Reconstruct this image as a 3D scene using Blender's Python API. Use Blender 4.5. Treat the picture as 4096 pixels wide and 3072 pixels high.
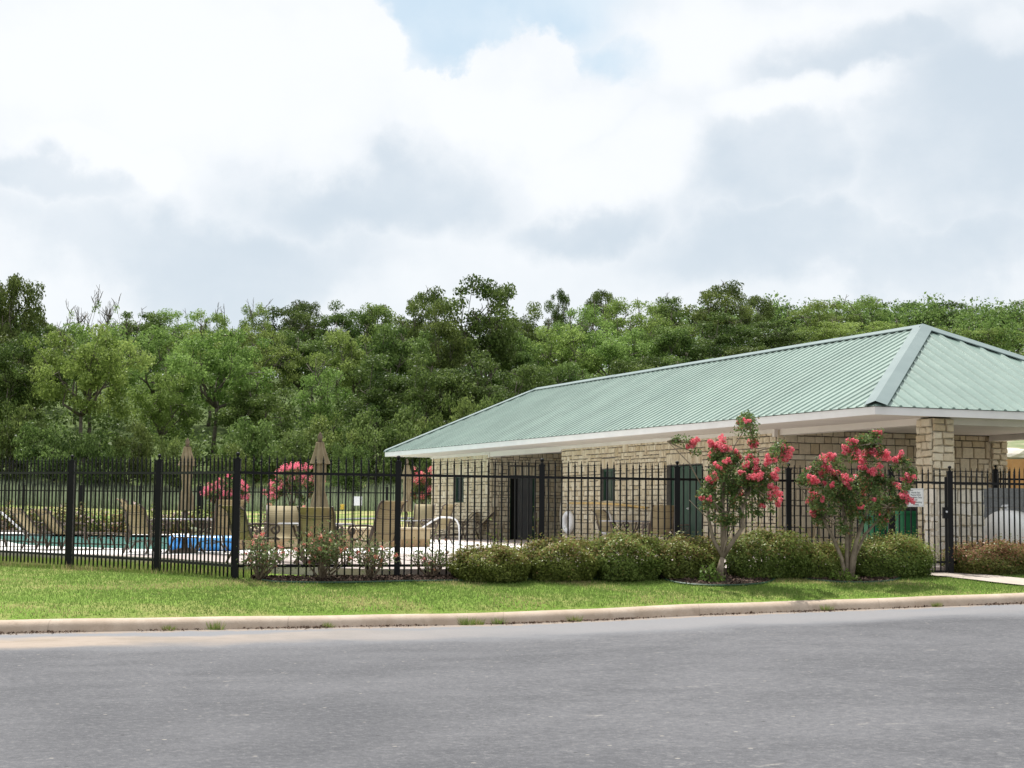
import bpy, bmesh, math, random
import numpy as np
from mathutils import Vector, Matrix
R = math.radians
for o in list(bpy.data.objects): bpy.data.objects.remove(o)
S = bpy.context.scene; COL = S.collection
# ------------------------------------------------------------------ camera
HC = 1.6; F = 6676.0; TH = .076; ROLL = .0092
cd = bpy.data.cameras.new('camera'); cam = bpy.data.objects.new('camera', cd); COL.objects.link(cam)
cd.sensor_width = 36; cd.lens = F/4096*36; cd.clip_start = .1; cd.clip_end = 3000
cam.matrix_world = (Matrix.Translation((0,0,HC)) @ Matrix.Rotation(R(90)+TH,4,'X') @ Matrix.Rotation(ROLL,4,'Z'))
S.camera = cam
# ------------------------------------------------------------------ world
W = bpy.data.worlds.new("World"); S.world = W; W.use_nodes = True
nt = W.node_tree; nt.nodes.clear()
SUNV = Vector((-.22,.44,1)).normalized()
class NT:
    def __init__(s, t): s.t = t
    def n(s, typ, **k):
        a = s.t.nodes.new(typ)
        for q,v in k.items():
            if q.startswith('i_'):
                key = q[2:]; key = int(key) if key.isdigit() else key.replace('_',' ')
                if isinstance(v, bpy.types.NodeSocket): s.t.links.new(v, a.inputs[key])
                else: a.inputs[key].default_value = v
            else: setattr(a, q, v)
        return a
    def m(s, op, a, b=None, c=None, clamp=False):
        x = s.t.nodes.new('ShaderNodeMath'); x.operation = op; x.use_clamp = clamp
        for i,v in enumerate((a,b,c)):
            if v is None: continue
            if isinstance(v, bpy.types.NodeSocket): s.t.links.new(v, x.inputs[i])
            else: x.inputs[i].default_value = v
        return x.outputs[0]
    def vm(s, op, a, b=None):
        x = s.t.nodes.new('ShaderNodeVectorMath'); x.operation = op
        for i,v in enumerate((a,b)):
            if v is None: continue
            if isinstance(v, bpy.types.NodeSocket): s.t.links.new(v, x.inputs[i])
            else: x.inputs[i].default_value = v
        return x.outputs['Value'] if op in ('LENGTH','DOT_PRODUCT') else x.outputs[0]
    def mix(s, f, a, b):
        x = s.t.nodes.new('ShaderNodeMix'); x.data_type = 'RGBA'
        for k,v in ((0,f),(6,a),(7,b)):
            if isinstance(v, bpy.types.NodeSocket): s.t.links.new(v, x.inputs[k])
            else: x.inputs[k].default_value = v if k == 0 else (tuple(v)+(1,))[:4]
        return x.outputs[2]
    def noise(s, vec, scale, detail=4, rough=.55, dist=0):
        a = s.n('ShaderNodeTexNoise', i_Scale=scale, i_Detail=detail, i_Roughness=rough, i_Distortion=dist)
        if vec is not None: s.t.links.new(vec, a.inputs['Vector'])
        return a
    def sm(s, v, lo, hi, a=0., b=1.):
        x = s.n('ShaderNodeMapRange', interpolation_type='SMOOTHSTEP', i_Value=v)
        x.inputs[1].default_value = lo; x.inputs[2].default_value = hi; x.inputs[3].default_value = a; x.inputs[4].default_value = b
        return x.outputs[0]
    def link(s, a, b): s.t.links.new(a, b)
w = NT(nt)
tc = w.n('ShaderNodeTexCoord')
D = tc.outputs['Generated']
sky = w.n('ShaderNodeTexSky', sky_type='NISHITA', sun_disc=False, sun_elevation=math.asin(SUNV.z), sun_rotation=math.atan2(SUNV.x,SUNV.y))
bgA = w.n('ShaderNodeBackground', i_Color=sky.outputs[0], i_Strength=.1)
# clouds laid out over the sky by compass direction (x) and height (z)
nz = w.noise(D, 16, 6, .6); nz2 = w.noise(D, 6, 4, .55)
dv = w.n('ShaderNodeVectorMath', operation='SCALE'); dv.inputs['Scale'].default_value = .06
w.link(w.vm('SUBTRACT', nz.outputs['Color'], (.5,.5,.5)), dv.inputs[0])
dv2 = w.n('ShaderNodeVectorMath', operation='SCALE'); dv2.inputs['Scale'].default_value = .16
w.link(w.vm('SUBTRACT', nz2.outputs['Color'], (.5,.5,.5)), dv2.inputs[0])
Dd = w.vm('ADD', w.vm('ADD', D, dv.outputs[0]), dv2.outputs[0])
Df = w.vm('ADD', D, dv.outputs[0])
def pd(px, py):
    v = Vector(((px-2048)/F, 1, (2043-py)/F)).normalized(); return v
def blob(px, py, rx, ry, src=None, lo=.35):
    c = pd(px, py)
    d = w.vm('SUBTRACT', src or Dd, tuple(c))
    d = w.vm('MULTIPLY', d, (F/rx, 3, F/ry))
    return w.sm(w.vm('LENGTH', d), 1.25, lo, 0, 1)
def addall(l, op='ADD'):
    r = l[0]
    for x in l[1:]: r = w.m(op, r, x)
    return r
grey = addall([blob(1500,720,560,200), blob(800,980,800,200), blob(2300,860,430,140), blob(3450,200,420,150),
               blob(3950,500,620,620), blob(3150,760,420,260), blob(250,760,350,120), blob(3300,1050,900,180)], 'MAXIMUM')
lite = addall([blob(1000,170,1000,330), blob(2050,330,500,170), blob(3250,420,280,120), blob(2500,620,420,260), blob(500,640,260,110), blob(2900,120,450,180), blob(4050,90,250,130)], 'MAXIMUM')
blue = addall([blob(1960,-70,560,340,Df,.6), blob(2420,220,220,90,Df,.1)], 'MAXIMUM')
blue = w.m('SUBTRACT', blue, w.m('MULTIPLY', addall([blob(2070,250,200,130,Df,.8), blob(1760,380,420,120,Df,.8), blob(1330,120,220,180,Df,.8)],'MAXIMUM'), 1.2), clamp=True)
fb = w.noise(D, 9, 6, .58); fb2 = w.noise(w.vm('MULTIPLY', D, (1,1,2.6)), 5, 6, .6)
base = w.sm(w.m('ADD', fb.outputs[0], w.m('MULTIPLY', fb2.outputs[0], .6)), .55, 1.05)
gsum = w.m('ADD', w.m('MULTIPLY', grey, .8), w.m('MULTIPLY', w.m('SUBTRACT', base, .5), .55))
gsum = w.m('SUBTRACT', gsum, w.m('MULTIPLY', lite, .5))
gsum = w.sm(gsum, -.45, 1.42)
ccol = w.mix(gsum, (.835,.85,.865), (.525,.60,.67))
dz = w.n('ShaderNodeSeparateXYZ'); w.link(D, dz.inputs[0])
hor = w.sm(dz.outputs[2], .20, .06)
ccol = w.mix(w.m('MULTIPLY', hor, .35), ccol, (.66,.715,.77))
ccol = w.mix(w.sm(dz.outputs[2], .0, -.05), ccol, (.2,.2,.18))
bluec = w.mix(w.sm(fb.outputs[0], .4, .7), (.53,.66,.77), (.66,.75,.82))
ccol = w.mix(w.m('MULTIPLY', blue, .95), ccol, bluec)
bgB = w.n('ShaderNodeBackground', i_Color=ccol, i_Strength=1.0)
ms = w.n('ShaderNodeMixShader'); ms.inputs[0].default_value = .93
w.link(bgA.outputs[0], ms.inputs[1]); w.link(bgB.outputs[0], ms.inputs[2])
wo = w.n('ShaderNodeOutputWorld'); w.link(ms.outputs[0], wo.inputs[0])
ld = bpy.data.lights.new('sun','SUN'); ld.energy = 4.7; ld.angle = R(.6); ld.color = (1,.96,.9)
lo_ = bpy.data.objects.new('sun', ld); COL.objects.link(lo_); lo_.rotation_euler = SUNV.to_track_quat('Z','Y').to_euler()
S.view_settings.view_transform = 'Standard'; S.view_settings.look = 'None'; S.view_settings.exposure = .28; S.view_settings.gamma = 1
# ------------------------------------------------------------------ helpers
def tag(o, label=None, cat=None, group=None, kind=None):
    if label: o['label'] = label
    if cat: o['category'] = cat
    if group: o['group'] = group
    if kind: o['kind'] = kind
    return o
def empty(name, loc, rz=0, **k):
    o = bpy.data.objects.new(name, None); COL.objects.link(o); o.location = loc; o.rotation_euler = (0,0,rz); o.empty_display_size = .2
    return tag(o, **k)
def link(name, me, parent=None, **k):
    o = bpy.data.objects.new(name, me); COL.objects.link(o)
    if parent: o.parent = parent
    return tag(o, **k)
def copy_tree(o, parent=None, top=True):
    c = o.copy(); COL.objects.link(c)
    if not top: c.parent = parent
    for ch in list(o.children): copy_tree(ch, c, False)
    return c
class MB:
    def __init__(s): s.v=[]; s.f=[]; s.fv=[]
    def add(s, vs, fs, val=None):
        b = len(s.v); s.v.extend([tuple(x) for x in vs])
        for f in fs: s.f.append(tuple(b+i for i in f)); s.fv.append(random.random() if val is None else val)
    def box(s, x0,x1,y0,y1,z0,z1, M=None, val=.5):
        vs = [Vector(p) for p in ((x0,y0,z0),(x1,y0,z0),(x1,y1,z0),(x0,y1,z0),(x0,y0,z1),(x1,y0,z1),(x1,y1,z1),(x0,y1,z1))]
        if M: vs = [M@p for p in vs]
        s.add(vs, [(0,3,2,1),(4,5,6,7),(0,1,5,4),(1,2,6,5),(2,3,7,6),(3,0,4,7)], val)
    def tube(s, pts, r, n=8, val=.5, cap=True, flat=None):
        pts = [Vector(p) for p in pts]; rs = r if isinstance(r,(list,tuple)) else [r]*len(pts)
        ring = []; prev = None
        for i,p in enumerate(pts):
            t = (pts[min(i+1,len(pts)-1)]-pts[max(i-1,0)]); t = t.normalized() if t.length>1e-9 else Vector((0,0,1))
            if prev is None:
                a = t.cross(Vector((0,0,1))); a = a if a.length>.05 else t.cross(Vector((1,0,0)))
            else: a = prev - t*prev.dot(t)
            a.normalize(); prev = a; b = t.cross(a)
            ring.append([p+(a*math.cos(q*2*math.pi/n)+b*math.sin(q*2*math.pi/n))*rs[i] for q in range(n)])
        vs = [q for rr in ring for q in rr]
        fs = [(i*n+j, i*n+(j+1)%n, (i+1)*n+(j+1)%n, (i+1)*n+j) for i in range(len(pts)-1) for j in range(n)]
        if cap: fs += [tuple(range(n-1,-1,-1)), tuple((len(pts)-1)*n+j for j in range(n))]
        s.add(vs, fs, val)
    def lathe(s, prof, n=16, c=(0,0,0), val=.5, sx=1, sy=1, wob=None):
        vs = []
        for k,(r,z) in enumerate(prof):
            for j in range(n):
                a = j*2*math.pi/n; rr = r*(wob(a,k) if wob else 1)
                vs.append((c[0]+rr*math.cos(a)*sx, c[1]+rr*math.sin(a)*sy, c[2]+z))
        fs = [(i*n+j, i*n+(j+1)%n, (i+1)*n+(j+1)%n, (i+1)*n+j) for i in range(len(prof)-1) for j in range(n)]
        fs += [tuple(range(n-1,-1,-1)), tuple((len(prof)-1)*n+j for j in range(n))]
        s.add(vs, fs, val)
    def mesh(s, name, mat, smooth=False, mats=None):
        me = bpy.data.meshes.new(name); me.from_pydata(s.v, [], s.f)
        a = me.attributes.new('v','FLOAT','FACE'); a.data.foreach_set('value', s.fv)
        for m in (mats or [mat]): me.materials.append(m)
        if smooth: me.polygons.foreach_set('use_smooth', [True]*len(me.polygons))
        me.update(); return me
    def build(s, name, mat, parent=None, smooth=False, **k):
        return link(name, s.mesh(name, mat, smooth), parent, **k)
def np_mesh(name, V, Fq, mat, val=None, smooth=False):
    """V (N,3), Fq (M,k) faces all with k corners"""
    me = bpy.data.meshes.new(name); V = np.asarray(V, np.float32); Fq = np.asarray(Fq, np.int32); k = Fq.shape[1]
    me.vertices.add(len(V)); me.vertices.foreach_set('co', V.ravel())
    me.loops.add(Fq.size); me.loops.foreach_set('vertex_index', Fq.ravel())
    me.polygons.add(len(Fq)); me.polygons.foreach_set('loop_start', np.arange(0, Fq.size, k, dtype=np.int32))
    me.polygons.foreach_set('loop_total', np.full(len(Fq), k, np.int32))
    if val is not None:
        a = me.attributes.new('v','FLOAT','FACE'); a.data.foreach_set('value', np.asarray(val, np.float32))
    if smooth: me.polygons.foreach_set('use_smooth', np.ones(len(Fq), bool))
    me.materials.append(mat); me.update(calc_edges=True); me.validate(); return me
def leaves(rng, P, size, aspect=.55, up=.35, szvar=.35, hint=None):
    """one folded diamond leaf (quad) per point"""
    N = len(P); n = rng.normal(size=(N,3)); n[:,2] += up*2
    if hint is not None: n += hint
    n /= np.linalg.norm(n,axis=1)[:,None]
    t = rng.normal(size=(N,3)); t -= (t*n).sum(1)[:,None]*n; t /= np.linalg.norm(t,axis=1)[:,None]
    b = np.cross(n,t); s = size*(1+szvar*rng.normal(size=N)).clip(.4,1.9)[:,None]
    V = np.stack([P-t*s*.5, P+b*s*aspect*.5+n*s*.12, P+t*s*.5, P-b*s*aspect*.5+n*s*.12],1).reshape(-1,3)
    Fq = np.arange(N*4).reshape(N,4)
    return V, Fq
# ------------------------------------------------------------------ materials
def mat(name, c=(.5,.5,.5), rough=.6, metal=0., spec=.5):
    m = bpy.data.materials.new(name); m.use_nodes = True; t = NT(m.node_tree)
    b = m.node_tree.nodes['Principled BSDF']; b.inputs['Base Color'].default_value = (*c,1); b.inputs['Roughness'].default_value = rough
    b.inputs['Metallic'].default_value = metal; b.inputs['Specular IOR Level'].default_value = spec
    return m, t, b
def vary(name, c1, c2, rough=.6, scale=4., metal=0., spec=.4, bump=0., bscale=40, detail=5):
    m,t,b = mat(name, c1, rough, metal, spec); tcn = t.n('ShaderNodeTexCoord').outputs['Object']
    nn = t.noise(tcn, scale, detail)
    t.link(t.mix(t.sm(nn.outputs[0], .3, .7), c1, c2), b.inputs['Base Color'])
    if bump:
        bn = t.n('ShaderNodeBump', i_Strength=bump, i_Distance=.02, i_Height=t.noise(tcn, bscale, 4).outputs[0]); t.link(bn.outputs[0], b.inputs['Normal'])
    return m
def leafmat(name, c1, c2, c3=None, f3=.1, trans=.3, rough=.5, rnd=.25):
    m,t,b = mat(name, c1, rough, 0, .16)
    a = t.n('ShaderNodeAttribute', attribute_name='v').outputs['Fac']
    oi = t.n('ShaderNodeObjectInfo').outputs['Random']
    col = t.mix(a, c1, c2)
    if c3: col = t.mix(t.sm(a, 1-f3-.02, 1-f3+.02), col, c3)
    hs = t.n('ShaderNodeHueSaturation', i_Color=col); t.link(t.m('ADD', t.m('MULTIPLY', oi, rnd), 1-rnd/2), hs.inputs['Value'])
    t.link(t.m('ADD', t.m('MULTIPLY', t.m('FRACT', t.m('MULTIPLY', oi, 7.3)), .03), .478), hs.inputs['Hue'])
    t.link(hs.outputs[0], b.inputs['Base Color'])
    tr = t.n('ShaderNodeBsdfTranslucent'); t.link(hs.outputs[0], tr.inputs[0])
    mx = t.n('ShaderNodeMixShader'); mx.inputs[0].default_value = trans
    t.link(b.outputs[0], mx.inputs[1]); t.link(tr.outputs[0], mx.inputs[2])
    t.link(mx.outputs[0], m.node_tree.nodes['Material Output'].inputs[0])
    return m
def stonemat(name, cs, rough=.85):
    m,t,b = mat(name, cs[0], rough, 0, .25); tcn = t.n('ShaderNodeTexCoord').outputs['Object']
    a = t.n('ShaderNodeAttribute', attribute_name='v').outputs['Fac']
    cr = t.n('ShaderNodeValToRGB', i_Fac=a); e = cr.color_ramp.elements
    e[0].position = 0; e[0].color = (*cs[0],1); e[1].position = 1; e[1].color = (*cs[-1],1)
    for i,c in enumerate(cs[1:-1]):
        x = e.new((i+1)/(len(cs)-1)); x.color = (*c,1)
    n1 = t.noise(tcn, 9, 6, .65); n2 = t.noise(tcn, 60, 4, .6)
    f = t.m('ADD', t.m('MULTIPLY', n1.outputs[0], .55), t.m('MULTIPLY', n2.outputs[0], .35))
    mu = t.n('ShaderNodeMix', data_type='RGBA', blend_type='MULTIPLY'); mu.inputs[0].default_value = 1
    t.link(cr.outputs[0], mu.inputs[6]); g = t.sm(f, .25, .65, .80, 1.10)
    cc = t.n('ShaderNodeCombineColor'); [t.link(g, cc.inputs[i]) for i in range(3)]
    t.link(cc.outputs[0], mu.inputs[7]); t.link(mu.outputs[2], b.inputs['Base Color'])
    bn = t.n('ShaderNodeBump', i_Strength=.6, i_Distance=.02, i_Height=f); t.link(bn.outputs[0], b.inputs['Normal'])
    return m
M = {}
M['fence'],_,_ = mat('black_painted_metal', (.004,.0042,.005), .45, 0, .22)
M['stone'] = stonemat('cut_limestone', [(.58,.49,.345),(.65,.57,.42),(.70,.63,.48),(.63,.55,.40),(.53,.44,.29),(.73,.67,.53)])
M['whitestone'] = stonemat('pale_rough_limestone', [(.62,.58,.48),(.72,.69,.61),(.66,.6,.47),(.76,.73,.66)])
M['mortar'] = vary('grey_mortar', (.13,.12,.105),(.19,.175,.155), .95, 20)
M['yellowstone'] = stonemat('yellow_limestone', [(.42,.32,.18),(.5,.42,.27),(.38,.25,.13),(.46,.38,.24)])
M['cap'] = vary('limestone_cap', (.52,.43,.29),(.6,.52,.38), .85, 3)
M['white'] = vary('white_paint', (.74,.73,.72),(.80,.79,.78), .5, 2)
M['soffit'] = vary('cream_soffit', (.66,.63,.58),(.72,.69,.64), .7, 1.2)
m,t,b = mat('green_metal_roofing', (.2,.31,.26), .42, 0, .5); M['roof'] = m
tcn = t.n('ShaderNodeTexCoord').outputs['Object']; nn = t.noise(t.vm('MULTIPLY', tcn, (1,1,.3)), 1.1, 6, .65); n2 = t.noise(tcn, 14, 3)
t.link(t.mix(t.sm(t.m('ADD', t.m('MULTIPLY', nn.outputs[0],.7), t.m('MULTIPLY', n2.outputs[0],.3)), .35, .65), (.178,.255,.22), (.228,.312,.27)), (hsv:=t.n('ShaderNodeHueSaturation')).inputs['Color'])
t.link(t.m('ADD', t.m('MULTIPLY', t.n('ShaderNodeAttribute', attribute_name='v').outputs['Fac'], .12), .94), hsv.inputs['Value']); t.link(hsv.outputs[0], b.inputs['Base Color'])
M['rooftrim'] = vary('green_metal_trim', (.17,.225,.22),(.20,.26,.25), .35, 1.5)
M['dkgreen'] = vary('dark_green_paint', (.014,.05,.028),(.02,.062,.035), .5, 3)
M['dark'],_,_ = mat('dark_interior', (.01,.01,.01), .9)
M['greydoor'] = vary('grey_door_paint', (.09,.095,.10),(.11,.115,.12), .6, 2)
M['glass'],_,_ = mat('window_glass', (.05,.06,.07), .08, 0, .6)
M['steel'],_,_ = mat('brushed_steel', (.6,.6,.6), .3, 1.)
M['frame'] = vary('bronze_furniture_metal', (.10,.075,.055),(.14,.11,.085), .45, 8)
M['bark'] = vary('grey_brown_bark', (.07,.058,.045),(.17,.15,.12), .95, 5, bump=.6, bscale=12)
M['crapebark'] = vary('smooth_tan_bark', (.16,.125,.09),(.29,.235,.175), .8, 9)
M['twig'] = vary('rose_cane_bark', (.10,.07,.045),(.2,.16,.11), .9, 14)
M['sign'],_,_ = mat('white_sign_board', (.78,.79,.8), .5)
M['ink'],_,_ = mat('sign_lettering', (.05,.06,.09), .6)
M['whiterail'],_,_ = mat('white_plastic_rail', (.8,.81,.83), .35)
M['bin'] = vary('green_bin_plastic', (.015,.16,.065),(.02,.19,.08), .4, 3)
M['binlid'],_,_ = mat('black_bin_plastic', (.015,.017,.02), .5)
M['tank'] = vary('white_tank_paint', (.78,.77,.74),(.83,.82,.80), .4, 3)
M['cmu'] = vary('grey_block', (.19,.195,.20),(.27,.275,.28), .95, 30, bump=.3)
M['cedar'] = vary('cedar_boards', (.42,.21,.09),(.5,.27,.12), .85, 2)
M['yellowpole'] = vary('yellow_fibreglass', (.62,.42,.14),(.68,.48,.2), .5, 5)
M['rope'],_,_ = mat('white_rope', (.6,.58,.52), .8)
M['bluecover'] = vary('blue_vinyl', (.06,.33,.88),(.12,.45,.92), .3, 3)
M['brass'],_,_ = mat('yellow_latch_paint', (.6,.42,.05), .5)
m,t,b = mat('woven_tan_sling', (.4,.33,.2), .75, 0, .3); M['sling'] = m
tcn = t.n('ShaderNodeTexCoord').outputs['Object']
wv = t.n('ShaderNodeTexWave', i_Scale=30.); t.link(tcn, wv.inputs['Vector'])
sc_ = t.mix(wv.outputs['Fac'], (.42,.355,.21), (.54,.465,.30)); t.link(sc_, b.inputs['Base Color'])
tr = t.n('ShaderNodeBsdfTranslucent'); t.link(sc_, tr.inputs[0]); mx = t.n('ShaderNodeMixShader'); mx.inputs[0].default_value = .3
t.link(b.outputs[0], mx.inputs[1]); t.link(tr.outputs[0], mx.inputs[2]); t.link(mx.outputs[0], m.node_tree.nodes['Material Output'].inputs[0])
M['canvas'] = vary('tan_canvas', (.24,.19,.11),(.33,.27,.17), .85, 6)
M['table'] = vary('pale_table_top', (.36,.36,.38),(.42,.42,.44), .4, 3)
M['leafD'] = leafmat('oak_leaf_dark', (.045,.082,.018),(.185,.26,.07), trans=.35)
M['leafM'] = leafmat('oak_leaf_mid', (.06,.115,.025),(.235,.34,.095), trans=.4)
M['leafP'] = leafmat('elm_leaf_pale', (.11,.19,.036),(.32,.45,.13), trans=.45)
M['leafS'] = leafmat('brush_leaf', (.055,.10,.022),(.24,.33,.10), trans=.38)
M['crapeleaf'] = leafmat('crape_leaf', (.065,.115,.032),(.23,.31,.11),(.28,.17,.07), .10, trans=.38, rough=.4)
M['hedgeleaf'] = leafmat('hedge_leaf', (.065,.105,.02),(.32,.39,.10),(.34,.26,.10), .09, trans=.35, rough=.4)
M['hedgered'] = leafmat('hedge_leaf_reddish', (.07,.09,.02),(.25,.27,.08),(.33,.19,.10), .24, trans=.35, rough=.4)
M['roseleaf'] = leafmat('rose_leaf', (.09,.14,.05),(.25,.32,.14),(.34,.19,.11), .09, trans=.35, rough=.4)
M['petal'] = leafmat('coral_pink_petal', (.82,.13,.185),(.97,.36,.40), trans=.45, rough=.6, rnd=.1)
M['petalr'] = leafmat('salmon_rose_petal', (.80,.22,.17),(.93,.58,.44), trans=.35, rough=.6, rnd=.1)
M['petalw'] = leafmat('pale_blossom', (.7,.55,.5),(.8,.7,.66), trans=.3, rough=.6, rnd=.1)
M['grassblade'] = leafmat('lawn_grass_blade', (.14,.22,.045),(.25,.33,.10),(.46,.40,.20), .14, trans=.5, rough=.6, rnd=0)
M['tallgrass'] = leafmat('tall_blue_green_grass', (.20,.27,.16),(.36,.42,.28), trans=.45, rough=.7, rnd=0)
# ground (lawn / field)
m,t,b = mat('lawn_ground', (.1,.17,.04), .95, 0, .15); M['lawn'] = m
P_ = t.n('ShaderNodeNewGeometry').outputs['Position']
sp = t.n('ShaderNodeSeparateXYZ'); t.link(P_, sp.inputs[0])
n1 = t.noise(P_, .5, 5); n2 = t.noise(P_, 3.2, 4); n3 = t.noise(P_, 38, 3)
st = t.noise(t.vm('MULTIPLY', P_, (.35,1.6,1)), .9, 4)
g = t.mix(t.sm(n3.outputs[0], .35, .65), (.11,.19,.022), (.18,.28,.05))
dry = t.m('MULTIPLY', t.sm(t.m('ADD', t.m('MULTIPLY', st.outputs[0], .55), t.m('MULTIPLY', n2.outputs[0], .45)), .45, .64), .75)
g = t.mix(dry, g, t.mix(t.sm(n3.outputs[0], .4, .7), (.27,.28,.09), (.40,.34,.16)))
far = t.sm(sp.outputs[1], 60, 70)
gf = t.mix(t.sm(n1.outputs[0], .42, .6), (.15,.23,.05), (.36,.32,.14))
g = t.mix(far, g, gf)
g = t.mix(t.sm(sp.outputs[1], 137, 146), g, t.mix(t.sm(n1.outputs[0],.4,.6), (.05,.08,.02),(.11,.15,.05)))
rt_ = t.m('MULTIPLY', t.sm(sp.outputs[0], 12, 17), t.sm(sp.outputs[1], 70, 78))
g = t.mix(rt_, g, t.mix(t.sm(n1.outputs[0], .4, .6), (.17,.21,.10), (.30,.29,.19)))
t.link(g, b.inputs['Base Color'])
bn = t.n('ShaderNodeBump', i_Strength=.5, i_Distance=.02, i_Height=n3.outputs[0]); t.link(bn.outputs[0], b.inputs['Normal'])
# asphalt
m,t,b = mat('weathered_asphalt', (.12,.12,.125), .85, 0, .3); M['asphalt'] = m
P_ = t.n('ShaderNodeNewGeometry').outputs['Position']; sp = t.n('ShaderNodeSeparateXYZ'); t.link(P_, sp.inputs[0])
Pr = t.n('ShaderNodeVectorRotate', rotation_type='Z_AXIS', i_Angle=-.37); t.link(P_, Pr.inputs[0])
big = t.noise(t.vm('MULTIPLY', Pr.outputs[0], (.7,.9,1)), .32, 6, .62); med = t.noise(t.vm('MULTIPLY', Pr.outputs[0], (.9,1.1,1)), 1.1, 7, .72)
fine = t.noise(P_, 55, 5, .9); fine2 = t.noise(P_, 22, 4, .75)
f = t.m('ADD', t.m('MULTIPLY', big.outputs[0], .6), t.m('MULTIPLY', med.outputs[0], .4))
c = t.mix(t.sm(f, .38, .62), (.070,.072,.081), (.118,.119,.129))
c = t.mix(t.m('MULTIPLY', t.sm(fine.outputs[0], .52, .64), .4), c, (.27,.265,.26))
c = t.mix(t.m('MULTIPLY', t.sm(fine2.outputs[0], .5, .3), .45), c, (.06,.06,.065))
gr = t.noise(t.vm('MULTIPLY', Pr.outputs[0], (1,.8,1)), 15, 8, .9)
c = t.mix(t.m('MULTIPLY', t.sm(gr.outputs[0], .52, .61), .42), c, (.27,.265,.26))
c = t.mix(t.m('MULTIPLY', t.sm(gr.outputs[0], .48, .39), .42), c, (.03,.03,.034))
vo = t.n('ShaderNodeTexVoronoi', i_Scale=5.5); t.link(P_, vo.inputs['Vector'])
vs_ = t.n('ShaderNodeSeparateColor'); t.link(vo.outputs['Color'], vs_.inputs[0])
chip = t.m('MULTIPLY', t.m('LESS_THAN', t.m('ADD', vo.outputs['Distance'], t.m('MULTIPLY', gr.outputs[0], .3)), .24), t.m('GREATER_THAN', vs_.outputs[0], .72))
c = t.mix(t.m('MULTIPLY', chip, .6), c, (.42,.39,.34))
vd = t.n('ShaderNodeTexVoronoi', i_Scale=5.); t.link(t.vm('ADD', P_, (3.3,1.7,0)), vd.inputs['Vector'])
vds = t.n('ShaderNodeSeparateColor'); t.link(vd.outputs['Color'], vds.inputs[0])
chd = t.m('MULTIPLY', t.m('LESS_THAN', vd.outputs['Distance'], .07), t.m('GREATER_THAN', vds.outputs[0], .7))
c = t.mix(t.m('MULTIPLY', chd, .8), c, (.02,.02,.022))
scf = t.noise(t.vm('MULTIPLY', Pr.outputs[0], (.8,1.2,1)), 1.3, 9, .8)
c = t.mix(t.m('MULTIPLY', t.sm(scf.outputs[0], .61, .70), .7), c, (.36,.34,.31))
# distance from the kerb line
kd = t.m('SUBTRACT', t.m('ADD', t.m('MULTIPLY', sp.outputs[0], .385), 23.75), sp.outputs[1])
wob = t.m('MULTIPLY', t.m('SUBTRACT', t.noise(P_, .55, 5).outputs[0], .5), 2.6)
kdn = t.m('ADD', kd, wob)
c = t.mix(t.m('MULTIPLY', t.sm(kdn, 3.6, 1.3), .72), c, (.24,.245,.26))
leftw = t.sm(sp.outputs[0], 1.0, -6.5)
kds = t.m('ADD', kdn, t.m('MULTIPLY', leftw, -.5))
sand = t.m('MULTIPLY', t.m('MULTIPLY', t.sm(kds, 2.5, 1.6), t.sm(kds, .4, .9)), t.m('ADD', t.m('MULTIPLY', leftw, .9), .1))
c = t.mix(t.m('MULTIPLY', sand, .9), c, t.mix(t.sm(med.outputs[0],.4,.6), (.36,.29,.23), (.28,.225,.17)))
gut = t.m('MULTIPLY', t.sm(t.m('ADD', kd, t.m('MULTIPLY', t.m('SUBTRACT', t.noise(P_, 2.2, 5, .7).outputs[0], .5), 1.3)), .42, .1), t.sm(fine2.outputs[0], .3, .6))
c = t.mix(t.m('MULTIPLY', gut, .8), c, (.34,.25,.17))
t.link(c, b.inputs['Base Color'])
bn = t.n('ShaderNodeBump', i_Strength=.55, i_Distance=.01, i_Height=fine.outputs[0]); t.link(bn.outputs[0], b.inputs['Normal'])
def concrete(name, c1, c2, stain=None, sc=1.5):
    m,t,b = mat(name, c1, .85, 0, .25); P_ = t.n('ShaderNodeNewGeometry').outputs['Position']
    n1 = t.noise(P_, sc, 6, .65); n2 = t.noise(P_, 45, 3, .7)
    c = t.mix(t.sm(n1.outputs[0], .32, .68), c1, c2); c = t.mix(t.m('MULTIPLY', t.sm(n2.outputs[0], .5, .7), .25), c, tuple(x*.6 for x in c1))
    if stain: c = t.mix(t.m('MULTIPLY', t.sm(t.noise(P_, 3.5, 5, .7).outputs[0], .55, .72), .5), c, stain)
    t.link(c, b.inputs['Base Color']); bn = t.n('ShaderNodeBump', i_Strength=.3, i_Distance=.01, i_Height=n2.outputs[0]); t.link(bn.outputs[0], b.inputs['Normal'])
    return m
M['kerb'] = K_ = concrete('kerb_concrete', (.42,.335,.26), (.52,.43,.345), (.27,.21,.16))
t=NT(K_.node_tree); b=K_.node_tree.nodes['Principled BSDF']; oldc=b.inputs['Base Color'].links[0].from_socket
sp=t.n('ShaderNodeSeparateXYZ'); t.link(t.n('ShaderNodeNewGeometry').outputs['Position'], sp.inputs[0])
jn=t.m('LESS_THAN', t.m('FRACT', t.m('DIVIDE', t.m('ADD', sp.outputs[0], 40.7), 2.9)), .0055)
low=t.m('MULTIPLY', t.sm(t.noise(t.n('ShaderNodeNewGeometry').outputs['Position'], 1.7, 5, .7).outputs[0], .45, .6), .35)
t.link(t.mix(t.m('MULTIPLY', jn, .25), t.mix(low, oldc, (.33,.25,.18)), (.10,.08,.06)), b.inputs['Base Color'])
M['path'] = concrete('path_concrete', (.42,.36,.31), (.50,.44,.38))
M['patio'] = concrete('pinkish_patio_concrete', (.40,.34,.315), (.46,.40,.37))
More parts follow.
